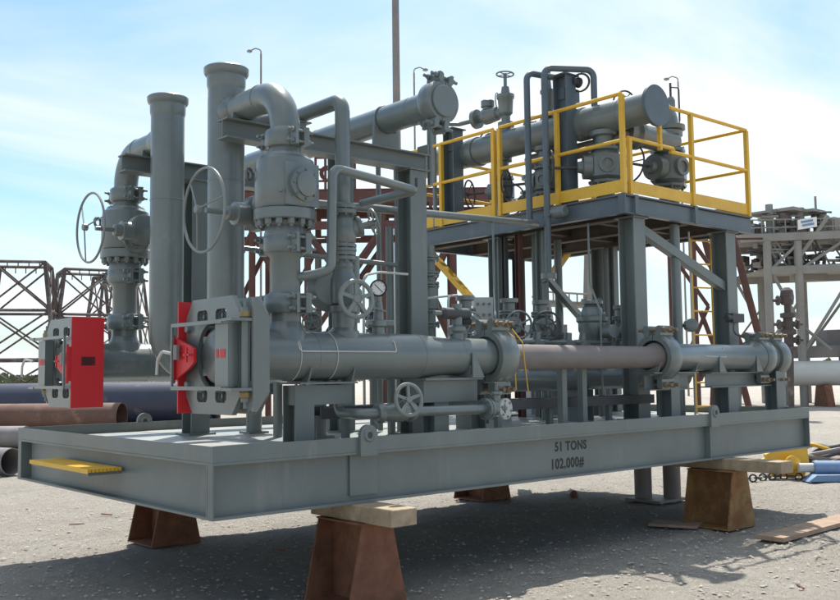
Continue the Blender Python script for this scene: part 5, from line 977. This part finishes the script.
tb = [[(2.9, 1.0, 1.2), (2.9, 1.0, 2.25), (3.3, 1.3, 2.3), (3.3, 1.9, 2.3), (3.3, 1.9, 3.1)], [(3.55, 1.05, 1.2), (3.55, 1.05, 2.1), (4.0, 1.5, 2.4), (4.0, 1.5, 3.1)], [(5.0, .95, 1.3), (5.0, .95, 2.2), (5.15, 1.2, 2.5), (5.15, 1.2, 3.15)], [(1.75, .75, 1.3), (1.75, .75, 2.35), (2.0, .85, 2.4), (2.3, .85, 2.4)], [(1.02, .62, 1.3), (1.02, .62, 2.3), (1.1, .9, 2.5), (1.1, 1.1, 2.9)], [(6.75, 1.0, 1.05), (6.75, 1.0, 2.6), (6.9, 1.1, 2.9), (6.9, 1.1, 3.2)]]
tl_ = ['thin impulse tube climbing to the platform behind the big clamp', 'thin impulse tube rising between the manifold valves', 'thin impulse tube beside the deep platform column', 'thin impulse tube behind the pressure gauge', 'thin impulse tube behind the front riser', 'thin impulse tube climbing near the yellow ladder']
for p_, l_ in zip(tb, tl_): tag(MB().tube(bend(p_, .08, 5), .011, 8).build('impulse_tube', random.choice(('palepipe', 'grey', 'dark'))), l_, 'tube', 'thin impulse tubes')
# scraps on the ground
for i in range(9):
    q = at(random.uniform(20, 830), random.uniform(500, 590), Z=0); a = random.uniform(0, 3.1); l_ = random.uniform(.05, .16); d_ = V((math.cos(a), math.sin(a), 0)); b = MB(); b.bar(q+V((0, 0, .004))-d_*l_/2, q+V((0, 0, .012))+d_*l_/2, random.uniform(.012, .03), .012)
    tag(b.build('wood_scrap', random.choice(('plank', 'rust', 'dark'))), 'small scrap of debris lying on the grit', 'scrap', 'scraps scattered on the grit')

# extra crowding under the platform and on the far module
ri = [(5.55, 2.32, 'beside the rust-coloured post'), (6.1, 2.45, 'between the manifold wheels and the cabinet'), (4.7, 2.3, 'standing clear behind the big clamp')]
for x, y, w_ in ri:
    t = thing('flanged_riser', 'flanged riser pipe '+w_, 'pipe', (x, y, FZ), 'flanged risers under the platform'); MB().cyl((x, y, FZ+.014), (x, y, 2.15 if x < 5 else PZ-.2), .05, 16).build('riser_shell', 'grey', t)
    for z in (1.7, 2.0): flange(t, (x, y, z), (0, 0, 1), .095, .024, 6)
    MB().lathe((x, y, 1.76), (0, 0, 1), [(0, .05), (.04, .085), (.14, .085), (.18, .05)], 16).build('valve_body', 'grey', t)
mod = bpy.data.objects['deck_module']
for i in range(34):
    px = random.uniform(756, 858); py = random.choice((random.uniform(207, 230), random.uniform(242, 264))); w_ = random.uniform(.12, .5); MB().cbox(l2(px, py, random.uniform(.2, 4)), (w_, w_, random.uniform(.1, .5))).build('equipment', random.choice(('pale', 'greypipe', 'lattice')), mod)
for i in range(14):
    px = random.uniform(760, 850); strut(l2(px, 232, .3), l2(px+random.uniform(8, 25), random.choice((262, 268)), .3), .045, 5).build('brace', random.choice(('pale', 'lattice')), mod)
